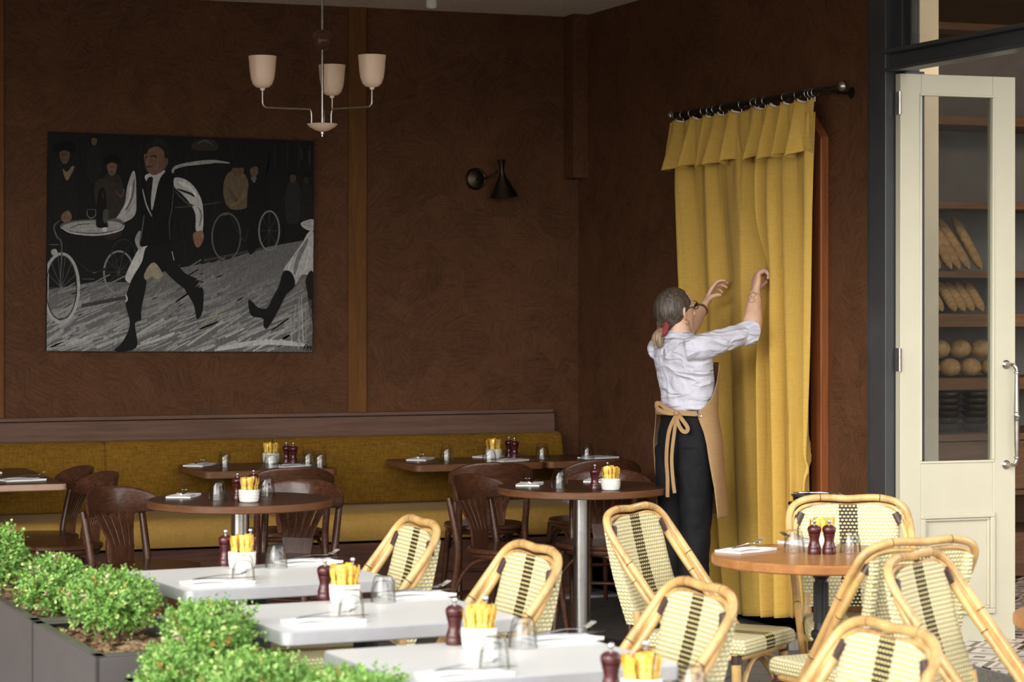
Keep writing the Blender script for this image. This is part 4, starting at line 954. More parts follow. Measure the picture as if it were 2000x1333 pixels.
for key, dy, dx, wh in (('W1', 0.0, 0.0, 'on the farthest white table'), ('W2', -0.970, 0.045, 'on the second white table'), ('W3', -1.960, 0.085, 'on the third white table'), ('W4', -2.835, 0.130, 'on the white table at the bottom edge')):
    x0, y0 = dx, dy
    ml(wh+', left of the pot', -3.368+x0, -5.106+y0); pot(wh, -3.337+x0, -5.198+y0); ml(wh+', hidden behind the pot', -3.284+x0, -5.100+y0)
    gl(wh+', right of the pot', -3.229+x0, -5.218+y0)
    if key != 'W4':
        gl(wh+', in front of the pot', -3.415+x0, -5.510+y0); st(wh+', front left', -3.515+x0, -5.590+y0, 6); st(wh+', right end', -3.095+x0, -5.130+y0, 8)
# ---------------------------------------------------------------- curtain
rod = thing('curtain_rod', 'dark metal curtain rod with ball ends above the mustard curtain', 'curtain rod', (-0.10, -2.38, 2.556))
b = MB(); b.tube([(0, 0.885, 0), (0, -0.885, 0)], 0.0115, 14); b.build('pole', M['blackmetal'], rod)
for y in (0.90, -0.90): b = MB(); b.ball((0, y, 0), 0.024, 20, 12); b.lathe([(0.013, -0.006), (0.016, 0), (0.013, 0.006)], 16, (0, y*0.972, 0)); b.build('finial', M['nickel'], rod)
for y in (0.80, -0.80):
    b = MB(); b.tube([(0.10, y, -0.02), (0.03, y, -0.02), (0.0, y, -0.012)], 0.007, 10, 5); b.tube([(0.10, y, -0.02), (0.094, y, -0.02)], 0.025, 18); b.build('bracket', M['blackmetal'], rod)
cu = thing('curtain', 'mustard linen curtain with a ruffled top flap hung over the doorway', 'curtain', (-0.105, -2.30, 0.05))
def lerp(a, b_, t): return a+(b_-a)*t
def fold(s, z):
    ph = 6.6*s+0.42*math.sin(2*PI*1.15*s+0.6)+0.20*math.sin(2*PI*2.7*s+1.0)+0.10*math.sin(1.3*z+5*s)
    k = 0.72+0.28*math.sin(2*PI*1.9*s+0.4)
    c = math.sin(2*PI*ph); c = 1-2*((1-c)/2)**0.62          # wide rounded ridges, narrow valleys
    f = c+0.22*math.sin(4*PI*ph+0.8+0.5*z)+0.10*math.sin(2*PI*ph*3+z*2.0+1.3)
    return f*k
def cpt(s, v):
    # v 0 bottom .. 1 top
    zb = 0.068+0.100*s**1.2; z = lerp(zb, 2.46, v)
    yl = lerp(-1.955, -1.560, v**0.8); yr = lerp(-3.005, -3.030, v)
    y = lerp(yl, yr, s)
    amp = 0.022*(1-v)**0.6+0.040
    if v > 0.88: amp *= 1-0.35*(v-0.88)/0.12
    gather = 0.010*math.sin(2*PI*14*s+1)*max(0, (v-0.8)/0.2)
    x = -0.105+amp*fold(s, z)+gather
    # cloth held by the hands
    for hy, hz in ((-2.527, 1.70), (-2.126, 1.655)):
        d2 = ((y-hy)/0.09)**2+((z-hz)/0.20)**2
        x += (-0.072-x)*0.85*math.exp(-d2)
    y += 0.030*math.sin(2*PI*(6.6*s+0.42*math.sin(2*PI*1.15*s+0.6)))*(0.6+0.4*math.sin(z*1.7+s*9))*(1 if 0.04 < s < 0.96 else 0.3)
    # a crease dragged from the right edge
    d = abs((z-0.83-(y+3.02)*1.2)/0.03); x += 0.020*math.exp(-d*d)*max(0, (s-0.80)/0.2)
    return (x+0.105, y+2.30, z-0.05)
b = MB(); b.grid(cpt, 300, 90); o = b.build('panel', M['cur'], cu, 180)
m_ = o.modifiers.new('thick', 'SOLIDIFY'); m_.thickness = 0.003; m_.offset = 0
def hemline(u, v): x, y, z = cpt(u, 0.0+0.0030*v); return (x-0.0032, y, z+0.028)
b = MB(); b.grid(hemline, 300, 1); b.build('hem_stitch', M['cur'], cu, 180)
vr = random.Random(5)
VP = [vr.uniform(0, 1) for _ in range(40)]
def vfold(s, v):
    ph = 9.3*s+0.22*math.sin(2*PI*2.1*s+2.0)+0.08*math.sin(6*s)
    return math.sin(2*PI*ph)+0.45*math.sin(4*PI*ph+1.2+1.6*v)+0.25*math.sin(2*PI*ph*2.6+4*v), ph
def vpt(s, v, off=0.0, rise=0.0):
    f, ph = vfold(s, v); flare = (1-v)
    zt = 2.527-0.020*(0.5+0.5*math.cos(2*PI*ph))*1.0+rise; zb = 2.272+0.012*math.sin(2*PI*ph+1)+0.006*math.sin(40*s)
    z = lerp(zb, zt, v); y = lerp(lerp(-1.492, -1.500, v), lerp(-3.050, -3.038, v), s)
    y += (0.012*math.sin(2*PI*ph+1.6)+0.016*math.sin(2*PI*ph*0.5+s*9))*flare*(1 if 0.03 < s < 0.97 else 0.3)
    x = -0.128-0.030*flare+off+(0.012+0.024*flare)*f
    return (x+0.105, y+2.30, z-0.05)
b = MB(); b.grid(lambda s, v: vpt(s, v), 280, 24); o = b.build('top_flap', M['cur'], cu, 180); m_ = o.modifiers.new('thick', 'SOLIDIFY'); m_.thickness = 0.0025; m_.offset = 0
b = MB(); b.grid(lambda s, v: vpt(0.012+0.972*s, 0.75+0.25*v, 0.013, 0.006*v), 280, 4); b.build('white_lining', M['lining'], cu, 180)
for y in (-1.53, -1.62, -1.72, -1.86, -1.93, -1.99, -2.08, -2.28, -2.41, -2.46, -2.53, -2.73, -2.85, -2.95, -2.985, -3.02):
    b = MB(); b.tube([(0.019*math.cos(a), 0, 0.019*math.sin(a)) for a in [2*PI*k/20 for k in range(20)]], 0.0024, 8, closed=True); b.tube([(0, 0, -0.019), (0.0, 0.0, -0.042)], 0.0018, 6)
    b.build('ring', M['nickel'], cu, loc=(0.005, y+2.30, 2.550-0.05), rot=(0, 0, R(vr.uniform(-14, 14))))
# ---------------------------------------------------------------- bread shelf and cabinet inside the shop
M['shopwood'] = wood('shop_oak', (0.10, 0.050, 0.026), (0.20, 0.105, 0.055), 0.5, (1.5, 12, 20))
M['crust'] = plain('bread_crust', (0.38, 0.23, 0.105), 0.7, 0.35, 30, bump=0.5)
M['greyboard'] = plain('grey_board', (0.16, 0.145, 0.135), 0.7, 0.08, 8)
sh = thing('bread_shelf', 'brown wooden bread shelf seen through the door glass', 'shelf', (1.95, -1.30, 0.118))
def shp(mb, name, m_): return bevel(mb.xf(Matrix.Translation((-1.95, 1.30, -0.118))).build(name, m_, sh, smooth=0), 0.003)
shp(MB().box(1.30, 2.70, -1.06, -1.03, 0.9, 3.1), 'back_panel', M['greyboard'])
for x in (1.30, 2.67): shp(MB().box(x, x+0.03, -1.50, -1.06, 0.9, 3.1), 'side_panel', M['shopwood'])
for z0, z1 in ((1.729, 1.765), (1.465, 1.537), (1.126, 1.190), (2.10, 2.14), (2.55, 2.60), (3.06, 3.1)): shp(MB().box(1.33, 2.67, -1.50, -1.06, z0, z1), 'shelf_board', M['shopwood'])
cab = thing('shop_cabinet', 'low brown wooden cabinet with an open niche under the bread shelf', 'cabinet', (1.95, -1.30, 0.118))
def cbp(mb, name, m_): return bevel(mb.xf(Matrix.Translation((-1.95, 1.30, -0.118))).build(name, m_, cab, smooth=0), 0.003)
cbp(MB().box(1.28, 2.75, -1.62, -1.03, 0.86, 0.896), 'counter_top', M['shopwood'])
b = MB(); b.box(1.30, 2.72, -1.06, -1.03, 0.118, 0.86); b.box(1.30, 1.33, -1.60, -1.06, 0.118, 0.86); b.box(2.69, 2.72, -1.60, -1.06, 0.118, 0.86); b.box(1.33, 2.69, -1.58, -1.06, 0.56, 0.59); b.box(1.33, 2.69, -1.58, -1.06, 0.33, 0.36); cbp(b, 'carcass', M['shopwood'])
for k in range(3):
    x = 1.335+0.452*k
    df = cbp(MB().box(x, x+0.446, -1.60, -1.58, 0.594, 0.856), 'drawer', M['shopwood']); kb = MB(); kb.ball((x+0.223-1.95, -1.605+1.30, 0.72-0.118), (0.014, 0.014, 0.014), 12, 8); kb.build('knob', M['nickel'], df)
    cbp(MB().box(x, x+0.446, -1.60, -1.58, 0.125, 0.355), 'door', M['shopwood'])
PROB = {}
def baguette(label, x, z, lean, k):
    if 'b' not in PROB:
        b = MB(); rs = []
        for i in range(15):
            f = i/14; r_ = 0.030*math.sqrt(max(0.02, 1-abs(2*f-1)**3.5))*(1+0.05*math.sin(i*2.4))
            rs.append([(r_*math.cos(a), r_*0.85*math.sin(a), 0.36*f) for a in [2*PI*j/14 for j in range(14)]])
        b.rings(rs); o = PROB['b'] = tag(b.build('baguette', M['crust'], None, 60), label, 'baguette', 'baguettes on the bread shelf')
    else: o = dup(PROB['b'], label, (0, 0, 0))
    o.location = (x, -1.42, z+0.012); o.rotation_euler = (R(-34), R(lean), R(k*40)*0)
rr_ = random.Random(2)
for k, px_ in enumerate((1.515, 1.587, 1.640, 1.700, 1.775)): baguette('pale baguette leaning on the upper bread shelf, '+('first', 'second', 'third', 'fourth', 'last')[k]+' from the left', px_, 1.765, -13+rr_.uniform(-3, 3), k)
for k, px_ in enumerate((1.53, 1.612, 1.668, 1.722, 1.785)):
    baguette('pale baguette leaning on the lower bread shelf, '+('first', 'second', 'third', 'fourth', 'last')[k]+' from the left', px_, 1.537, -15+rr_.uniform(-3, 3), k)
    for o in (COL.objects[-1],): o.scale = (1, 1, 0.55)
k = 0
for row, (z, xs) in enumerate(((1.190, (1.50, 1.63, 1.76, 1.89)), (1.305, (1.565, 1.695, 1.825)))):
    for i, x in enumerate(xs):
        lb = 'round brown loaf on the third bread shelf, %s row, %s from the left' % (('lower', 'upper')[row], ('first', 'second', 'third', 'fourth')[i])
        if 'l' not in PROB:
            b = MB(); b.ball((0, 0, 0.052), (0.062, 0.062, 0.052), 20, 12)
            for q in range(3): b.tube([(-0.03+0.03*q, -0.03, 0.098-0.008*abs(q-1)), (-0.03+0.03*q, 0.03, 0.098-0.008*abs(q-1))], [0.002, 0.005, 0.002], 6, 4)
            o = PROB['l'] = tag(b.build('loaf', M['crust'], None, 60), lb, 'bread', 'loaves on the bread shelf')
        else: o = dup(PROB['l'], lb, (0, 0, 0))
        o.location = (x, -1.33, z+(0.0 if row == 0 else -0.012)); o.rotation_euler = (0, 0, R(rr_.uniform(0, 90)))
for s_, (x, word) in enumerate(((1.555, 'left'), (1.735, 'right'))):
    for k in range(6):
        lb = 'silver bowl in the %s stack on the shop cabinet, %s' % (word, ('bottom one', 'second up', 'third up', 'fourth up', 'fifth up', 'top one')[k])
        if 'w' not in PROB:
            b = MB(); b.lathe([(0.001, 0.0), (0.035, 0.0), (0.045, 0.004), (0.068, 0.028), (0.078, 0.046), (0.080, 0.046), (0.070, 0.026), (0.046, 0.007), (0.001, 0.004)], 28)
            o = PROB['w'] = tag(b.build('bowl', M['nickel'], None, 60), lb, 'bowl', 'bowls stacked in the shop')
        else: o = dup(PROB['w'], lb, (0, 0, 0))
        o.location = (x, -1.42, 0.8965+0.034*k); o.rotation_euler = (0, 0, R(20*k))
bk = thing('wine_bucket', 'black wine bucket with a steel rim behind the front-facing cane chair', 'bucket', (-0.735, -4.22, 0))
b = MB(); b.lathe([(0.001, 0.655), (0.068, 0.655), (0.074, 0.665), (0.088, 0.75), (0.096, 0.832), (0.093, 0.832), (0.084, 0.75), (0.070, 0.67), (0.001, 0.665)], 40); b.build('body', M['blackmetal'], bk)
b = MB(); b.tube([(0.097*math.cos(2*PI*k/40), 0.097*math.sin(2*PI*k/40), 0.834) for k in range(40)], 0.006, 10, closed=True); b.build('rim', M['chrome'], bk)
b = MB(); b.tube([(-0.092, -0.022, 0.80), (-0.112, -0.018, 0.803), (-0.118, 0.0, 0.802), (-0.112, 0.018, 0.803), (-0.092, 0.022, 0.80)], 0.007, 10, 5); b.build('handle', M['blackmetal'], bk)
b = MB(); b.tube([(0.02, 0, 0.655), (0.02, 0, 0.02)], 0.011, 12); b.lathe([(0.001, 0.0), (0.12, 0.0), (0.12, 0.008), (0.03, 0.02), (0.001, 0.022)], 32, (0.02, 0, 0)); b.build('stand', M['blackmetal'], bk)
# ---------------------------------------------------------------- planters with shrubs
def plant_mat():
    t = NT('shrub_leaf'); t.set(Roughness=0.55); t.b.inputs['Subsurface Weight'].default_value = 0.0
    a = t.n('ShaderNodeVertexColor'); a.layer_name = 'paint'; t.color(a.outputs[0]); 
    tr = t.n('ShaderNodeBsdfTranslucent'); t.l(a.outputs[0], tr.inputs[0]); mx = t.n('ShaderNodeMixShader'); mx.inputs[0].default_value = 0.3
    t.l(t.b.outputs[0], mx.inputs[1]); t.l(tr.outputs[0], mx.inputs[2]); t.l(mx.outputs[0], t.out.inputs[0]); return t.m
M['leaf'] = plant_mat()
M['stem'] = plain('shrub_stem', (0.13, 0.075, 0.035), 0.8, 0.3, 40)
PTOP = 0.62
def planter(label, xy, rz, ln):
    t = thing('planter_box', label, 'planter', (*xy, 0), R(rz)); w_ = 0.17; h = ln/2
    b = MB(); n0 = 0
    b.box(-w_, w_, -h, h, 0.03, 0.05)
    for x0, x1, y0, y1 in ((-w_, -w_+0.012, -h, h), (w_-0.012, w_, -h, h), (-w_, w_, -h, -h+0.012), (-w_, w_, h-0.012, h)): b.box(x0, x1, y0, y1, 0.0, PTOP-0.0045)
    for x0, x1, y0, y1 in ((-w_, -w_+0.03, -h, h), (w_-0.03, w_, -h, h), (-w_, w_, -h, -h+0.06), (-w_, w_, h-0.06, h)): b.box(x0, x1, y0, y1, PTOP-0.004, PTOP)
    bevel(b.build('box', M['planter'], t, smooth=0), 0.003)
    rn = random.Random(int(ln*100+xy[1]*37))
    b = MB(); b.grid(lambda u, v: (-w_+0.013+(2*w_-0.026)*u, -h+0.013+(ln-0.026)*v, PTOP-0.035+0.02*mnoise.noise(Vector((u*6+xy[1], v*12, 0)))), 14, 30)
    for k in range(220):
        x, y = rn.uniform(-w_+0.03, w_-0.03), rn.uniform(-h+0.03, h-0.03); s_ = rn.uniform(0.006, 0.016)
        b.ball((x, y, PTOP-0.030+rn.uniform(-0.006, 0.014)), (s_*1.6, s_, s_*0.6), 6, 4, rot=Matrix.Rotation(rn.uniform(0, 6.28), 3, 'Z') @ Matrix.Rotation(rn.uniform(-.5, .5), 3, 'X'))
    o = b.build('mulch', M['soil'], t, 60); o['kind'] = 'stuff'
    return t
planter('long grey metal planter, farthest one, running out at the left picture edge', (-3.865, -4.72), 1.5, 1.10)
planter('grey metal planter whose front corner shows, second from the back', (-3.835, -5.69), 2.5, 0.80)
planter('grey metal planter hidden under the nearest green shrubs', (-3.80, -7.05), 3, 1.10)
planter('grey metal planter at the bottom left, closest to the lens', (-3.74, -8.22), 3, 1.10)
def shrub(label, x, y, rx, ry, h, seed, dens=1.0):
    t = thing('shrub', label, 'shrub', (x, y, PTOP-0.03), 0, 'green shrubs in the planters')
    rn = random.Random(seed)
    b = MB(); tips = []
    for k in range(16):
        a = rn.uniform(0, 6.28); r_ = rn.uniform(0.1, 0.9); e = (rx*r_*math.cos(a), ry*r_*math.sin(a), h*rn.uniform(0.5, 0.9))
        b.tube([(rn.uniform(-.02, .02), rn.uniform(-.02, .02), 0.0), (e[0]*0.35, e[1]*0.35, e[2]*0.5), e], [0.006, 0.004, 0.002], 5, 4)
    b.build('stems', M['stem'], t)
    b = MB(); n = int(1500*dens)
    lobes = [(rn.uniform(-.55, .55)*rx, rn.uniform(-.55, .55)*ry, rn.uniform(0.35, 0.75)*h, rn.uniform(0.40, 0.62)) for _ in range(11)]+[(0, 0, 0.55*h, 0.75)]
    for k in range(n):
        lx, ly, lz, lr = lobes[rn.randrange(len(lobes))]
        d = Vector((rn.gauss(0, 1), rn.gauss(0, 1), rn.gauss(0.25, 0.9))).normalized(); rad = lr*(rn.uniform(0.55, 1.0))
        p = Vector((lx+d.x*rx*rad, ly+d.y*ry*rad, max(0.03, lz+d.z*h*0.5*rad)))
        grow = (d+Vector((0, 0, 0.65))+Vector((rn.uniform(-.5, .5), rn.uniform(-.5, .5), rn.uniform(-.2, .3)))).normalized()
        L = rn.uniform(0.026, 0.052); hue = rn.random()
        base = (0.13+0.12*hue, 0.27+0.19*hue, 0.05+0.05*hue)
        if rn.random() < 0.16: base = (0.42, 0.56, 0.18)
        if rn.random() < 0.02: base = (0.62, 0.47, 0.34)
        if rn.random() < 0.03: base = (0.36, 0.20, 0.04)
        side = grow.orthogonal().normalized(); side = Matrix.Rotation(rn.uniform(0, 6.28), 3, grow) @ side; bn = grow.cross(side)
        for j in range(7):
            f = j/6; q = p+grow*(L*f); ang = j*2.4
            o_ = (side*math.cos(ang)+bn*math.sin(ang)); tip = q+(o_*0.72+grow*0.7)*rn.uniform(0.014, 0.023)*(1-0.35*f)
            wv = grow.cross(o_).normalized()*0.0050; mid = q.lerp(tip, 0.55)
            bi = len(b.v); b.v += [tuple(q), tuple(mid+wv), tuple(tip), tuple(mid-wv)]
            c = tuple(x_*(0.85+0.4*f) for x_ in base); b.col += [c]*4; b.face((bi, bi+1, bi+2, bi+3))
    b.build('foliage', M['leaf'], t, 0)
SHR = [
 ('tall green shrub at the left edge, behind the others', -4.02, -4.66, 0.075, 0.12, 0.25, 1, 0.7),
 ('rounded green shrub with pinkish tips, second from the left edge', -3.90, -5.02, 0.09, 0.14, 0.185, 2, 0.85),
 ('rounded green shrub before the farthest white table\'s corner', -3.845, -5.66, 0.115, 0.17, 0.205, 3, 1.05),
 ('green shrub leaning over the planter corner, before the second white table', -3.755, -6.48, 0.12, 0.21, 0.190, 4, 1.15),
 ('green shrub by the third white table, right of the leaning one', -3.775, -7.00, 0.11, 0.18, 0.135, 5, 1.0),
 ('low yellow-green shrub at the bottom edge, beside the planter corner', -3.93, -6.74, 0.075, 0.12, 0.12, 6, 0.6),
 ('broad green shrub along the bottom edge, nearest to the lens', -3.71, -7.64, 0.125, 0.24, 0.165, 7, 1.2),
]
for a in SHR: shrub(*a)
# ---------------------------------------------------------------- the person adjusting the curtain
# local axes: +y the way the body faces (towards the curtain), +x the person's right
pr = thing('person', 'person in white shirt and tan apron, seen from behind, reaching up to the curtain', 'person', (-0.541, -2.578, 0), R(-77.1))
V = Vector
def ell(c, a, b_, n=28, ax=V((1, 0, 0)), ay=V((0, 1, 0)), p=1.0):
    c = V(c); out = []
    for k in range(n):
        t = 2*PI*k/n; cx, sy = math.cos(t), math.sin(t)
        if p != 1.0: cx = math.copysign(abs(cx)**p, cx); sy = math.copysign(abs(sy)**p, sy)
        out.append(c+ax*(a*cx)+ay*(b_*sy))
    return out
TORSO = [(0.88, 0.006, 0.135, 0.085), (1.00, 0.010, 0.148, 0.104), (1.06, 0.014, 0.148, 0.112), (1.10, 0.018, 0.140, 0.106), (1.17, 0.016, 0.145, 0.110), (1.25, 0.004, 0.158, 0.112), (1.33, -0.012, 0.172, 0.108), (1.385, -0.024, 0.178, 0.092), (1.42, -0.030, 0.150, 0.072), (1.445, -0.034, 0.095, 0.060), (1.465, -0.036, 0.058, 0.056)]
SH_R, EL_R, WR_R = V((0.158, -0.038, 1.392)), V((0.204, 0.229, 1.461)), V((0.118, 0.322, 1.640))
SH_L, EL_L, WR_L = V((-0.160, -0.030, 1.386)), V((-0.2675, 0.215, 1.4565)), V((-0.3645, 0.399, 1.576))
HC = V((-0.030, -0.032, 1.553))
HM = Matrix.Translation(HC) @ Matrix.Rotation(R(7), 4, 'Z') @ Matrix.Rotation(R(13), 4, 'X') @ Matrix.Rotation(R(3), 4, 'Y')
body = MB()
body.rings([ell((0, cy, z), a-0.012, b_-0.012) for z, cy, a, b_ in TORSO])
body.tube([(0.0, -0.036, 1.42), (-0.008, -0.030, 1.47), (-0.020, -0.026, 1.51), (-0.028, -0.028, 1.55)], [0.060, 0.052, 0.050, 0.050], 20, 4)
# head slices, head space: +y face, +z up
hs = [(-0.118, 0.020, 0.055, 0.030), (-0.108, 0.036, 0.078, 0.010), (-0.085, 0.050, 0.088, -0.020), (-0.055, 0.060, 0.088, -0.058), (-0.025, 0.067, 0.090, -0.080), (0.0, 0.071, 0.090, -0.090), (0.03, 0.074, 0.092, -0.095), (0.06, 0.070, 0.086, -0.090), (0.085, 0.056, 0.068, -0.072), (0.102, 0.036, 0.042, -0.048), (0.110, 0.012, 0.014, -0.020)]
n0 = len(body.v); body.rings([ell((0, (f+bk_)/2, z), w_, (f-bk_)/2, 28, p=0.92) for z, w_, f, bk_ in hs])
body.tube([(0, 0.086, 0.028), (0, 0.100, 0.002), (0, 0.112, -0.022), (0, 0.092, -0.030)], [0.007, 0.010, 0.013, 0.010], 10, 4)      # nose
for s in (-1, 1):
    body.ball((s*0.014, 0.098, -0.026), 0.008, 8, 6); body.ball((s*0.030, 0.082, 0.030), (0.020, 0.008, 0.006), 10, 6); body.ball((s*0.040, 0.070, -0.020), (0.018, 0.016, 0.016), 10, 6)
    body.tube([(s*0.070, -0.008, 0.020), (s*0.082, -0.022, 0.026), (s*0.086, -0.030, 0.008), (s*0.080, -0.022, -0.014), (s*0.071, -0.008, -0.026)], [0.006, 0.007, 0.007, 0.006, 0.006], 8, 4); body.ball((s*0.075, -0.014, 0.0), (0.006, 0.014, 0.020), 10, 8)
body.tube([(-0.024, 0.083, -0.058), (0, 0.094, -0.056), (0.024, 0.083, -0.058)], [0.003, 0.006, 0.003], 8, 4); body.tube([(-0.020, 0.083, -0.066), (0, 0.092, -0.067), (0.020, 0.083, -0.066)], [0.004, 0.007, 0.004], 8, 4)
body.xf(HM, n0)
def limb(mb, pts, rad, seg=18, n=6): mb.tube(pts, rad, seg, n)
for SH, EL, WR in ((SH_R, EL_R, WR_R), (SH_L, EL_L, WR_L)):
    mid = SH.lerp(EL, 0.5); f2 = EL.lerp(WR, 0.28)
    limb(body, [SH+(SH-EL)*0.05, mid, EL.lerp(SH, 0.12)], [0.050, 0.046, 0.041]); body.ball(EL, 0.040, 14, 10)
    limb(body, [EL, f2, EL.lerp(WR, 0.6), WR], [0.042, 0.046, 0.037, 0.0275])
def hand(mb, W, f, n_, s, curls, thumb, K=1.0):
    n_start = len(mb.v)
    f = V(f).normalized(); n_ = (V(n_)-f*V(n_).dot(f)).normalized(); s_ = f.cross(n_); s_ = s_ if s_.dot(V(s)) > 0 else -s_
    P = lambda a, b_, c: W+f*a+s_*b_+n_*c
    rs = []
    for a, hw, ht, off in ((-0.010, 0.025, 0.020, 0), (0.012, 0.028, 0.0175, 0), (0.040, 0.037, 0.0155, 0.001), (0.070, 0.040, 0.0130, 0), (0.088, 0.038, 0.0105, 0.0)):
        rs.append(ell(P(a, 0, off), hw, ht, 20, s_, n_, 0.85))
    mb.rings(rs); mb.ball(P(0.032, 0.022, 0.010), (0.018, 0.018, 0.015), 12, 8)
    for k in range(4):
        b0 = P(0.086+(0.002, 0.006, 0.003, -0.006)[k], (0.029, 0.0100, -0.0095, -0.0285)[k], 0.0)
        L = ((0.042, 0.025, 0.020), (0.047, 0.029, 0.021), (0.043, 0.027, 0.020), (0.034, 0.020, 0.018))[k]
        ang = 0.0; p = b0; pts = [P(0.062, (0.026, 0.009, -0.009, -0.026)[k], 0.0), b0]
        for j in range(3):
            ang += R(curls[k][j]); d = f*math.cos(ang)+n_*math.sin(ang)+s_*(0.10, 0.03, -0.04, -0.10)[k]*math.cos(ang); p = p+d.normalized()*L[j]; pts.append(p)
        mb.tube(pts, [0.0095, 0.0098, 0.0090, 0.0080, 0.0066], 12, 4); mb.ball(pts[-1], 0.0066, 10, 8)
    t0 = P(0.022, 0.022, 0.006); pts = [t0]
    for a, b_, c in thumb: pts.append(P(a, b_, c))
    mb.tube(pts, [0.015, 0.0125, 0.0105, 0.0085], 12, 4); mb.ball(pts[-1], 0.0085, 10, 8)
    mb.xf(Matrix.Translation(W) @ Matrix.Scale(K, 4) @ Matrix.Translation(-W), n_start)
hand(body, WR_R, (-0.0485, 0.050, 0.100), (0.30, 0.94, -0.1), (-0.94, 0.30, 0), ((26, 62, 44), (34, 70, 48), (42, 76, 50), (50, 80, 50)), ((0.052, 0.040, 0.018), (0.074, 0.036, 0.040), (0.088, 0.022, 0.052)), 1.14)
hand(body, WR_L, (0.012, 0.046, 0.096), (0.56, 0.80, 0.0), (0.83, -0.56, 0), ((12, 30, 26), (18, 36, 30), (26, 40, 32), (32, 42, 34)), ((0.045, 0.048, 0.012), (0.064, 0.062, 0.030), (0.076, 0.064, 0.050)))
for s in (-1, 1): limb(body, [(s*0.078, 0.004, 0.885), (s*0.084, -0.002, 0.75), (s*0.086, -0.012, 0.48), (s*0.088, -0.035, 0.32), (s*0.088, -0.040, 0.08)], [0.062, 0.062, 0.050, 0.048, 0.038])
o = body.build('body', M['skin'], pr, 180)
m_ = o.modifiers.new('skin_surface', 'REMESH'); m_.mode = 'VOXEL'; m_.voxel_size = 0.0034; m_.use_smooth_shade = True
m_ = o.modifiers.new('relax', 'SMOOTH'); m_.iterations = 4; m_.factor = 0.5
for s in (-1, 1):
    b = MB(); b.ball((s*0.031, 0.078, 0.014), 0.0115, 14, 10); b.xf(HM); b.build('eye', M['ceramic'], pr)
# hair
t = NT('grey_blond_hair'); t.set(Roughness=0.42); v_ = t.coord('Object', (55, 55, 7)); a_ = t.noise(v_, 2.0, 5, 0.65); t.color(t.ramp(a_.outputs[0], [(0.30, (0.022, 0.016, 0.012)), (0.52, (0.075, 0.055, 0.040)), (0.74, (0.24, 0.19, 0.14))])); t.bump(a_.outputs[0], 0.7, 0.006); M['hair'] = t.m
t = NT('blond_tail'); t.set(Roughness=0.42); a_ = t.noise(t.coord('Object', (90, 90, 8)), 2.0, 5, 0.65); t.color(t.ramp(a_.outputs[0], [(0.30, (0.13, 0.085, 0.045)), (0.72, (0.55, 0.41, 0.26))])); t.bump(a_.outputs[0], 0.7, 0.006); M['tail'] = t.m
b = MB()
def hairf(u, v):
    a = 2*PI*u; e_ = -PI/2+PI*v
    x = 0.0835*math.cos(e_)*math.cos(a); y = -0.012+0.103*math.cos(e_)*math.sin(a); z = 0.012+0.108*math.sin(e_)
    lim = -0.020 if z < -0.005 else (lerp(-0.020, 0.055, (z+0.005)/0.045) if z < 0.04 else lerp(0.055, 0.10, (z-0.04)/0.08))
    if y > lim: y = lim; x *= 0.90
    g_ = 1+0.010*math.sin(a*22+3*math.sin(e_*3))
    if z < 0.0: k_ = min(1, -z/0.095); x *= 1-0.45*k_; y = y*(1-0.25*k_)-0.010*k_; z = z*0.9
    return HM @ V((x*g_, y*g_, z))
b.grid(hairf, 72, 40, cu=True)
HB = lambda x, y, z: HM @ V((x, y, z))
TIE = V((-0.016, -0.118, 1.476))
b.tube([HB(0, -0.045, -0.005), HB(0, -0.082, -0.04), TIE+V((0, 0.004, 0.010))], [0.055, 0.044, 0.021], 20, 6)
o = hair_o = b.build('hair', M['hair'], pr, 180)
m_ = o.modifiers.new('hair_surface', 'REMESH'); m_.mode = 'VOXEL'; m_.voxel_size = 0.0035; m_.use_smooth_shade = True
m_ = o.modifiers.new('relax', 'SMOOTH'); m_.iterations = 22
b = MB()
rn = random.Random(4)
for k in range(16):
    a = rn.uniform(0, 6.28); q = V((math.cos(a), math.sin(a), 0)); s_ = rn.uniform(0.3, 1.0)
    b.tube([TIE+q*0.006, TIE+q*0.020*s_+V((-0.004, -0.016, -0.022)), TIE+q*0.028*s_+V((-0.010, -0.018, -0.050)), TIE+q*0.022*s_+V((-0.010, -0.012, -0.078-0.012*rn.random()))], [0.006, 0.011, 0.009, 0.003], 7, 5)
tail_o = b.build('ponytail', M['tail'], hair_o, 180)
b = MB(); b.tube([TIE+V((0.024*math.cos(a), 0.010*math.sin(a), 0.025*math.sin(a))) for a in [2*PI*k/36 for k in range(36)]], [0.013, 0.016, 0.012, 0.016, 0.013, 0.016, 0.012, 0.015, 0.013], 10, closed=True); b.build('scrunchie', plain('rust_velvet', (0.24, 0.035, 0.032), 0.8, 0.3, 90, bump=0.4), hair_o)
# glasses, earring
b = MB()
for s in (-1, 1):
    b.tube([HB(s*0.033+0.023*math.cos(a), 0.102-0.010*abs(math.cos(a))*0.5, 0.012+0.019*math.sin(a)) for a in [2*PI*k/20 for k in range(20)]], 0.0018, 6, closed=True)
    b.tube([HB(s*0.056, 0.098, 0.018), HB(s*0.076, 0.07, 0.018), HB(s*0.080, 0.02, 0.020), HB(s*0.080, -0.016, 0.018)], 0.0018, 6, 4)
b.tube([HB(-0.011, 0.104, 0.016), HB(0, 0.108, 0.019), HB(0.011, 0.104, 0.016)], 0.0016, 6, 3); b.build('glasses', M['blackmetal'], pr)
M['goldmetal'] = plain('yellow_gold', (0.75, 0.50, 0.18), 0.25, 0.1, 20, metal=1.0)
b = MB(); b.tube([HB(0.080+0.001*math.cos(a), -0.012+0.010*math.cos(a), -0.042+0.012*math.sin(a)) for a in [2*PI*k/20 for k in range(20)]], 0.0016, 6, closed=True); b.build('earring', M['goldmetal'], pr)
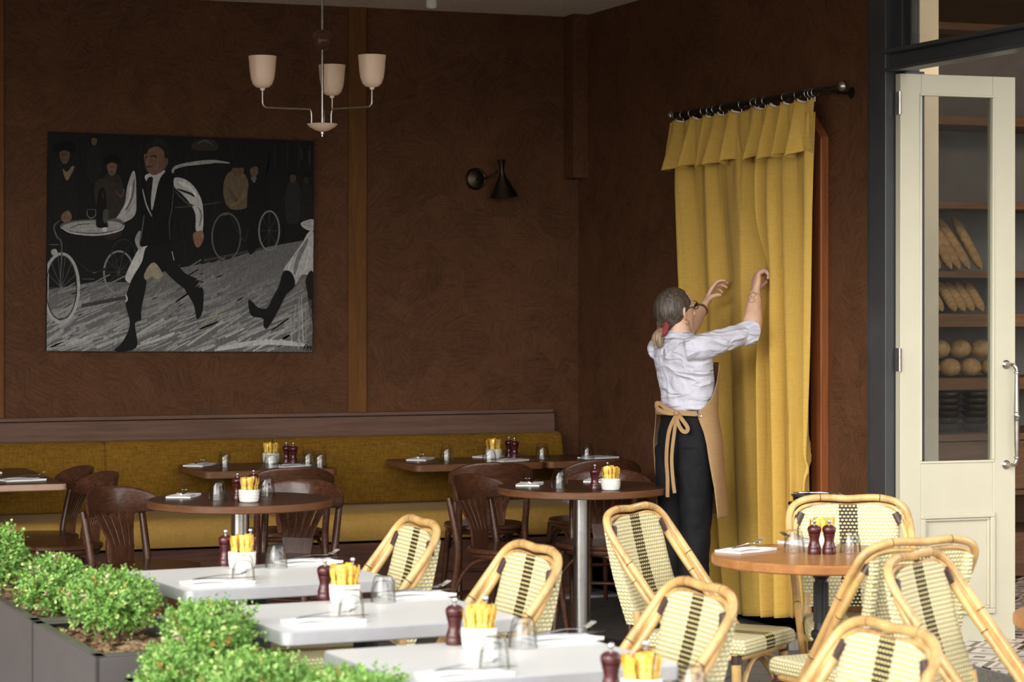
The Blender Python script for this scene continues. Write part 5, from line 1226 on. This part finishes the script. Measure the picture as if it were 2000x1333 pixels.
# shirt
b = MB()
b.rings([ell((0, cy, z), a+0.004, b_+0.004) for z, cy, a, b_ in [(1.082, 0.016, 0.128, 0.094)]+TORSO[3:]])
for SH, EL, cuff in ((SH_R, EL_R, 0.97), (SH_L, EL_L, 0.84)):
    dn = (SH-EL).normalized()
    b.tube([SH+dn*0.055+V((-0.03 if SH.x > 0 else 0.03, 0, 0.0)), SH, SH.lerp(EL, 0.35), SH.lerp(EL, 0.70), SH.lerp(EL, cuff)], ([0.056, 0.064, 0.062, 0.054, 0.050] if SH.x > 0 else [0.045, 0.054, 0.056, 0.053, 0.050]), 22, 5)
o = b.build('shirt', M['shirt'], pr, 180)
m_ = o.modifiers.new('cloth_surface', 'REMESH'); m_.mode = 'VOXEL'; m_.voxel_size = 0.005; m_.use_smooth_shade = True
m_ = o.modifiers.new('relax', 'SMOOTH'); m_.iterations = 6
shirt_o = o
tx = bpy.data.textures.new('shirt_creases', 'CLOUDS'); tx.noise_scale = 0.085; tx.noise_depth = 2; tx.noise_basis = 'VORONOI_F2_F1'
m_ = o.modifiers.new('creases', 'DISPLACE'); m_.texture = tx; m_.strength = 0.012; m_.mid_level = 0.45; m_.texture_coords = 'LOCAL'
m_ = o.modifiers.new('relax2', 'SMOOTH'); m_.iterations = 3
for SH, EL, cuff in ((SH_R, EL_R, 0.955), (SH_L, EL_L, 0.82)):
    b = MB(); d = (EL-SH).normalized(); c0 = SH.lerp(EL, cuff); A = d.orthogonal().normalized(); B = d.cross(A); rs = []
    for q, r_ in ((-0.040, 0.050), (-0.034, 0.0545), (0.0, 0.057), (0.020, 0.059), (0.022, 0.055), (0.010, 0.047)):
        rs.append([c0+d*(q+0.011*math.sin(2*a+1))+A*(r_*math.cos(a)*(1+0.05*math.sin(3*a)))+B*(r_*math.sin(a)) for a in [2*PI*k/28 for k in range(28)]])
    b.rings(rs, caps=False); b.build('rolled_cuff', M['shirt'], shirt_o, 60)
b = MB(); rs = []
for z, r_, g_ in ((1.430, 0.064, 0), (1.448, 0.060, 0), (1.464, 0.055, 0), (1.466, 0.058, 0), (1.450, 0.070, 0), (1.432, 0.082, 0)): rs.append([(r_*math.cos(a)-0.004, -0.034+r_*0.92*math.sin(a)-(0.004 if math.sin(a) < 0 else 0), z-(0.012*max(0, math.sin(a)))) for a in [2*PI*k/30 for k in range(30)]])
b.rings(rs, caps=False); b.build('collar', M['shirt'], shirt_o, 60)
b = MB(); b.tube([(0.0, -0.128, 1.385), (0.0, -0.134, 1.37), (0.004, -0.134, 1.355)], [0.004, 0.006, 0.004], 8, 3); b.build('locker_loop', M['shirt'], shirt_o)
# trousers
b = MB()
b.rings([ell((0, cy, z), a, b_) for z, cy, a, b_ in ((0.80, 0.006, 0.148, 0.090), (0.87, 0.004, 0.163, 0.106), (0.95, 0.006, 0.165, 0.112), (1.02, 0.010, 0.158, 0.112), (1.07, 0.014, 0.152, 0.114), (1.105, 0.016, 0.150, 0.114))])
for s in (-1, 1):
    b.rings([ell((s*x, cy, z), a, b_) for z, x, cy, a, b_ in ((0.93, 0.082, 0.006, 0.082, 0.106), (0.84, 0.083, 0.002, 0.084, 0.102), (0.74, 0.084, 0.000, 0.079, 0.092), (0.60, 0.085, -0.002, 0.072, 0.080), (0.48, 0.086, -0.006, 0.068, 0.076), (0.34, 0.088, -0.018, 0.069, 0.078), (0.20, 0.090, -0.026, 0.072, 0.082), (0.045, 0.094, -0.034, 0.080, 0.096))])
o = b.build('trousers', M['trouser'], pr, 180)
m_ = o.modifiers.new('cloth_surface', 'REMESH'); m_.mode = 'VOXEL'; m_.voxel_size = 0.006; m_.use_smooth_shade = True
m_ = o.modifiers.new('relax', 'SMOOTH'); m_.iterations = 6
tx2 = bpy.data.textures.new('trouser_creases', 'CLOUDS'); tx2.noise_scale = 0.14; tx2.noise_depth = 1; tx2.noise_basis = 'VORONOI_F2_F1'
m_ = o.modifiers.new('creases', 'DISPLACE'); m_.texture = tx2; m_.strength = 0.016; m_.mid_level = 0.5; m_.texture_coords = 'LOCAL'
m_ = o.modifiers.new('relax2', 'SMOOTH'); m_.iterations = 4
for s in (-1, 1):
    b = MB(); b.rings([ell((s*0.094, y, z), w_, h_, 18, V((1, 0, 0)), V((0, 0, 1)), 0.8) for y, z, w_, h_ in ((-0.108, 0.040, 0.022, 0.030), (-0.090, 0.046, 0.034, 0.046), (-0.03, 0.050, 0.038, 0.050), (0.04, 0.042, 0.044, 0.042), (0.10, 0.030, 0.044, 0.030), (0.140, 0.022, 0.030, 0.020), (0.152, 0.018, 0.012, 0.012))])
    b.build('shoe', M['iron'], pr)
# apron
def tab(z, T):
    for (z0, a), (z1, c) in zip(T, T[1:]):
        if z <= z1: return lerp(a, c, max(0, (z-z0)/(z1-z0)))
    return T[-1][1]
PHR = [(0.607, 84), (0.75, 90), (0.88, 99), (1.00, 106), (1.07, 115), (1.095, 118), (1.12, 100), (1.17, 80), (1.24, 64), (1.32, 50)]
APA = [(0.607, 0.205), (0.80, 0.196), (0.95, 0.192), (1.05, 0.172), (1.10, 0.164), (1.20, 0.166), (1.32, 0.180)]
APB = [(0.607, 0.178), (0.80, 0.160), (0.95, 0.148), (1.05, 0.134), (1.10, 0.130), (1.20, 0.134), (1.32, 0.126)]
def apf(u, v):
    z = 0.607+0.713*v; pR = tab(z, PHR); ph = R(lerp(-pR-12, pR, u))
    a, b_ = tab(z, APA), tab(z, APB); w_ = 1+0.016*math.sin(ph*7+z*4)*max(0, 1-v*1.3)
    return (a*w_*math.sin(ph), 0.012+b_*w_*math.cos(ph), z)
b = MB(); b.grid(apf, 60, 50); o = b.build('apron', M['apron'], pr, 180); apron_o = o
m_ = o.modifiers.new('thick', 'SOLIDIFY'); m_.thickness = 0.0025; m_.offset = 1
def wp(ph, z, k=1.0): a, b_ = tab(z, APA)*k, tab(z, APB)*k; return V((a*math.sin(R(ph)), 0.012+b_*math.cos(R(ph)), z))
KN = wp(152, 1.090, 1.02)
def strap(name, pts, wd, mat=M['apron'], n=8, th=0.003):
    P = cat_rom(pts, n); b = MB(); rs = []
    for i, p in enumerate(P):
        T = (P[min(i+1, len(P)-1)]-P[max(i-1, 0)]).normalized(); ctr = V((0, 0.012, p.z)); out = (p-ctr); out = (out-T*out.dot(T)).normalized(); up = T.cross(out)
        rs.append([p+up*wd+out*th, p-up*wd+out*th, p-up*wd-out*th, p+up*wd-out*th])
    b.rings(rs); return bevel(b.build(name, mat, apron_o, 60), 0.0015)
strap('apron_tie', [wp(117, 1.088), wp(128, 1.089, 0.98), wp(140, 1.090, 0.98), KN], 0.012); strap('apron_tie', [KN, wp(172, 1.090, 0.97), wp(195, 1.090, 0.97), wp(222, 1.090)], 0.012)
o3 = V((0, -0.012, 0))
def off(p, dx, dz, dy=-0.014): return V((p.x+0.92*dx-0.37*dy, p.y+0.39*dx+0.93*dy, p.z+dz))
strap('bow_loop', [KN, off(KN, -0.045, 0.018), off(KN, -0.085, 0.042, -0.012), off(KN, -0.106, 0.040, -0.010), off(KN, -0.090, 0.016, -0.018), off(KN, -0.035, 0.000, -0.018), KN], 0.009)
strap('bow_loop', [KN, off(KN, 0.030, -0.022, -0.018), off(KN, 0.062, -0.062, -0.018), off(KN, 0.058, -0.082, -0.02), off(KN, 0.038, -0.076, -0.026), off(KN, 0.014, -0.036, -0.024), KN], 0.009)
strap('bow_tail', [KN, off(KN, -0.030, -0.08, -0.022), off(KN, -0.040, -0.20, -0.030), off(KN, -0.034, -0.30, -0.030), off(KN, -0.036, -0.385, -0.028)], 0.0095)
strap('bow_tail', [KN, off(KN, 0.000, -0.08, -0.026), off(KN, -0.010, -0.20, -0.034), off(KN, -0.004, -0.30, -0.034), off(KN, 0.004, -0.365, -0.032)], 0.0085)
b = MB(); b.ball(KN+V((0, -0.008, 0)), (0.017, 0.012, 0.013), 14, 10); b.build('knot', M['apron'], apron_o)
b = MB(); e0 = wp(113, 1.084, 1.03); nrm = (e0-V((0, 0.012, e0.z))).normalized(); tg = nrm.cross(V((0, 0, 1)))
b.tube([e0+tg*0.0105*math.cos(a)+V((0, 0, 0.0105))*math.sin(a) for a in [2*PI*k/24 for k in range(24)]], 0.003, 8, closed=True); b.build('eyelet', M['chrome'], apron_o)
# wrist things and the line drawing on the forearm
def band(name, W, EL, q, r_, wd, m_):
    d = (EL-W).normalized(); c0 = W+d*q; A = d.orthogonal().normalized(); B = d.cross(A); b = MB(); rs = []
    for o_, k in ((-wd, -0.001), (-wd, 0.002), (wd, 0.002), (wd, -0.001)): rs.append([c0+d*o_+(A*math.cos(a)+B*math.sin(a))*(r_+k) for a in [2*PI*i/28 for i in range(28)]])
    b.rings(rs, caps=False); return b.build(name, m_, pr, 40)
ws = band('watch_strap', WR_L, EL_L, 0.035, 0.0315, 0.009, plain('brown_strap', (0.16, 0.07, 0.03), 0.5))
d = (EL_L-WR_L).normalized(); wc = WR_L+d*0.035; outv = V((-0.6, -0.5, 0.6)); outv = (outv-d*outv.dot(d)).normalized(); sd = d.cross(outv)
b = MB(); b.box(-0.017, 0.017, -0.020, 0.020, 0, 0.010); b.xf(Matrix((( sd.x, d.x, outv.x, 0), (sd.y, d.y, outv.y, 0), (sd.z, d.z, outv.z, 0), (0, 0, 0, 1)))); b.xf(Matrix.Translation(wc+outv*0.0305)); bevel(b.build('watch_case', M['blackmetal'], ws, smooth=0), 0.004)
band('bracelet', WR_R, EL_R, 0.022, 0.0295, 0.0010, M['goldmetal'])
toc = V((0.60, -0.80, 0.05)); d = (EL_R-WR_R).normalized(); toc = (toc-d*toc.dot(d)).normalized(); sd = d.cross(toc)
pts = []
for q, a in ((0.012, 0), (0.028, 28), (0.040, 12), (0.055, 34), (0.072, 20), (0.078, -6), (0.060, -20), (0.048, -2), (0.034, -24), (0.022, -14)):
    r_ = lerp(0.0282, 0.0370, q/0.10)+0.0006; pts.append(WR_R+d*q+toc*(r_*math.cos(R(a)))+sd*(r_*math.sin(R(a))))
b = MB(); b.tube(pts, 0.0009, 6, 4, closed=True); b.build('tattoo', plain('ink', (0.02, 0.02, 0.025), 0.6), pr)
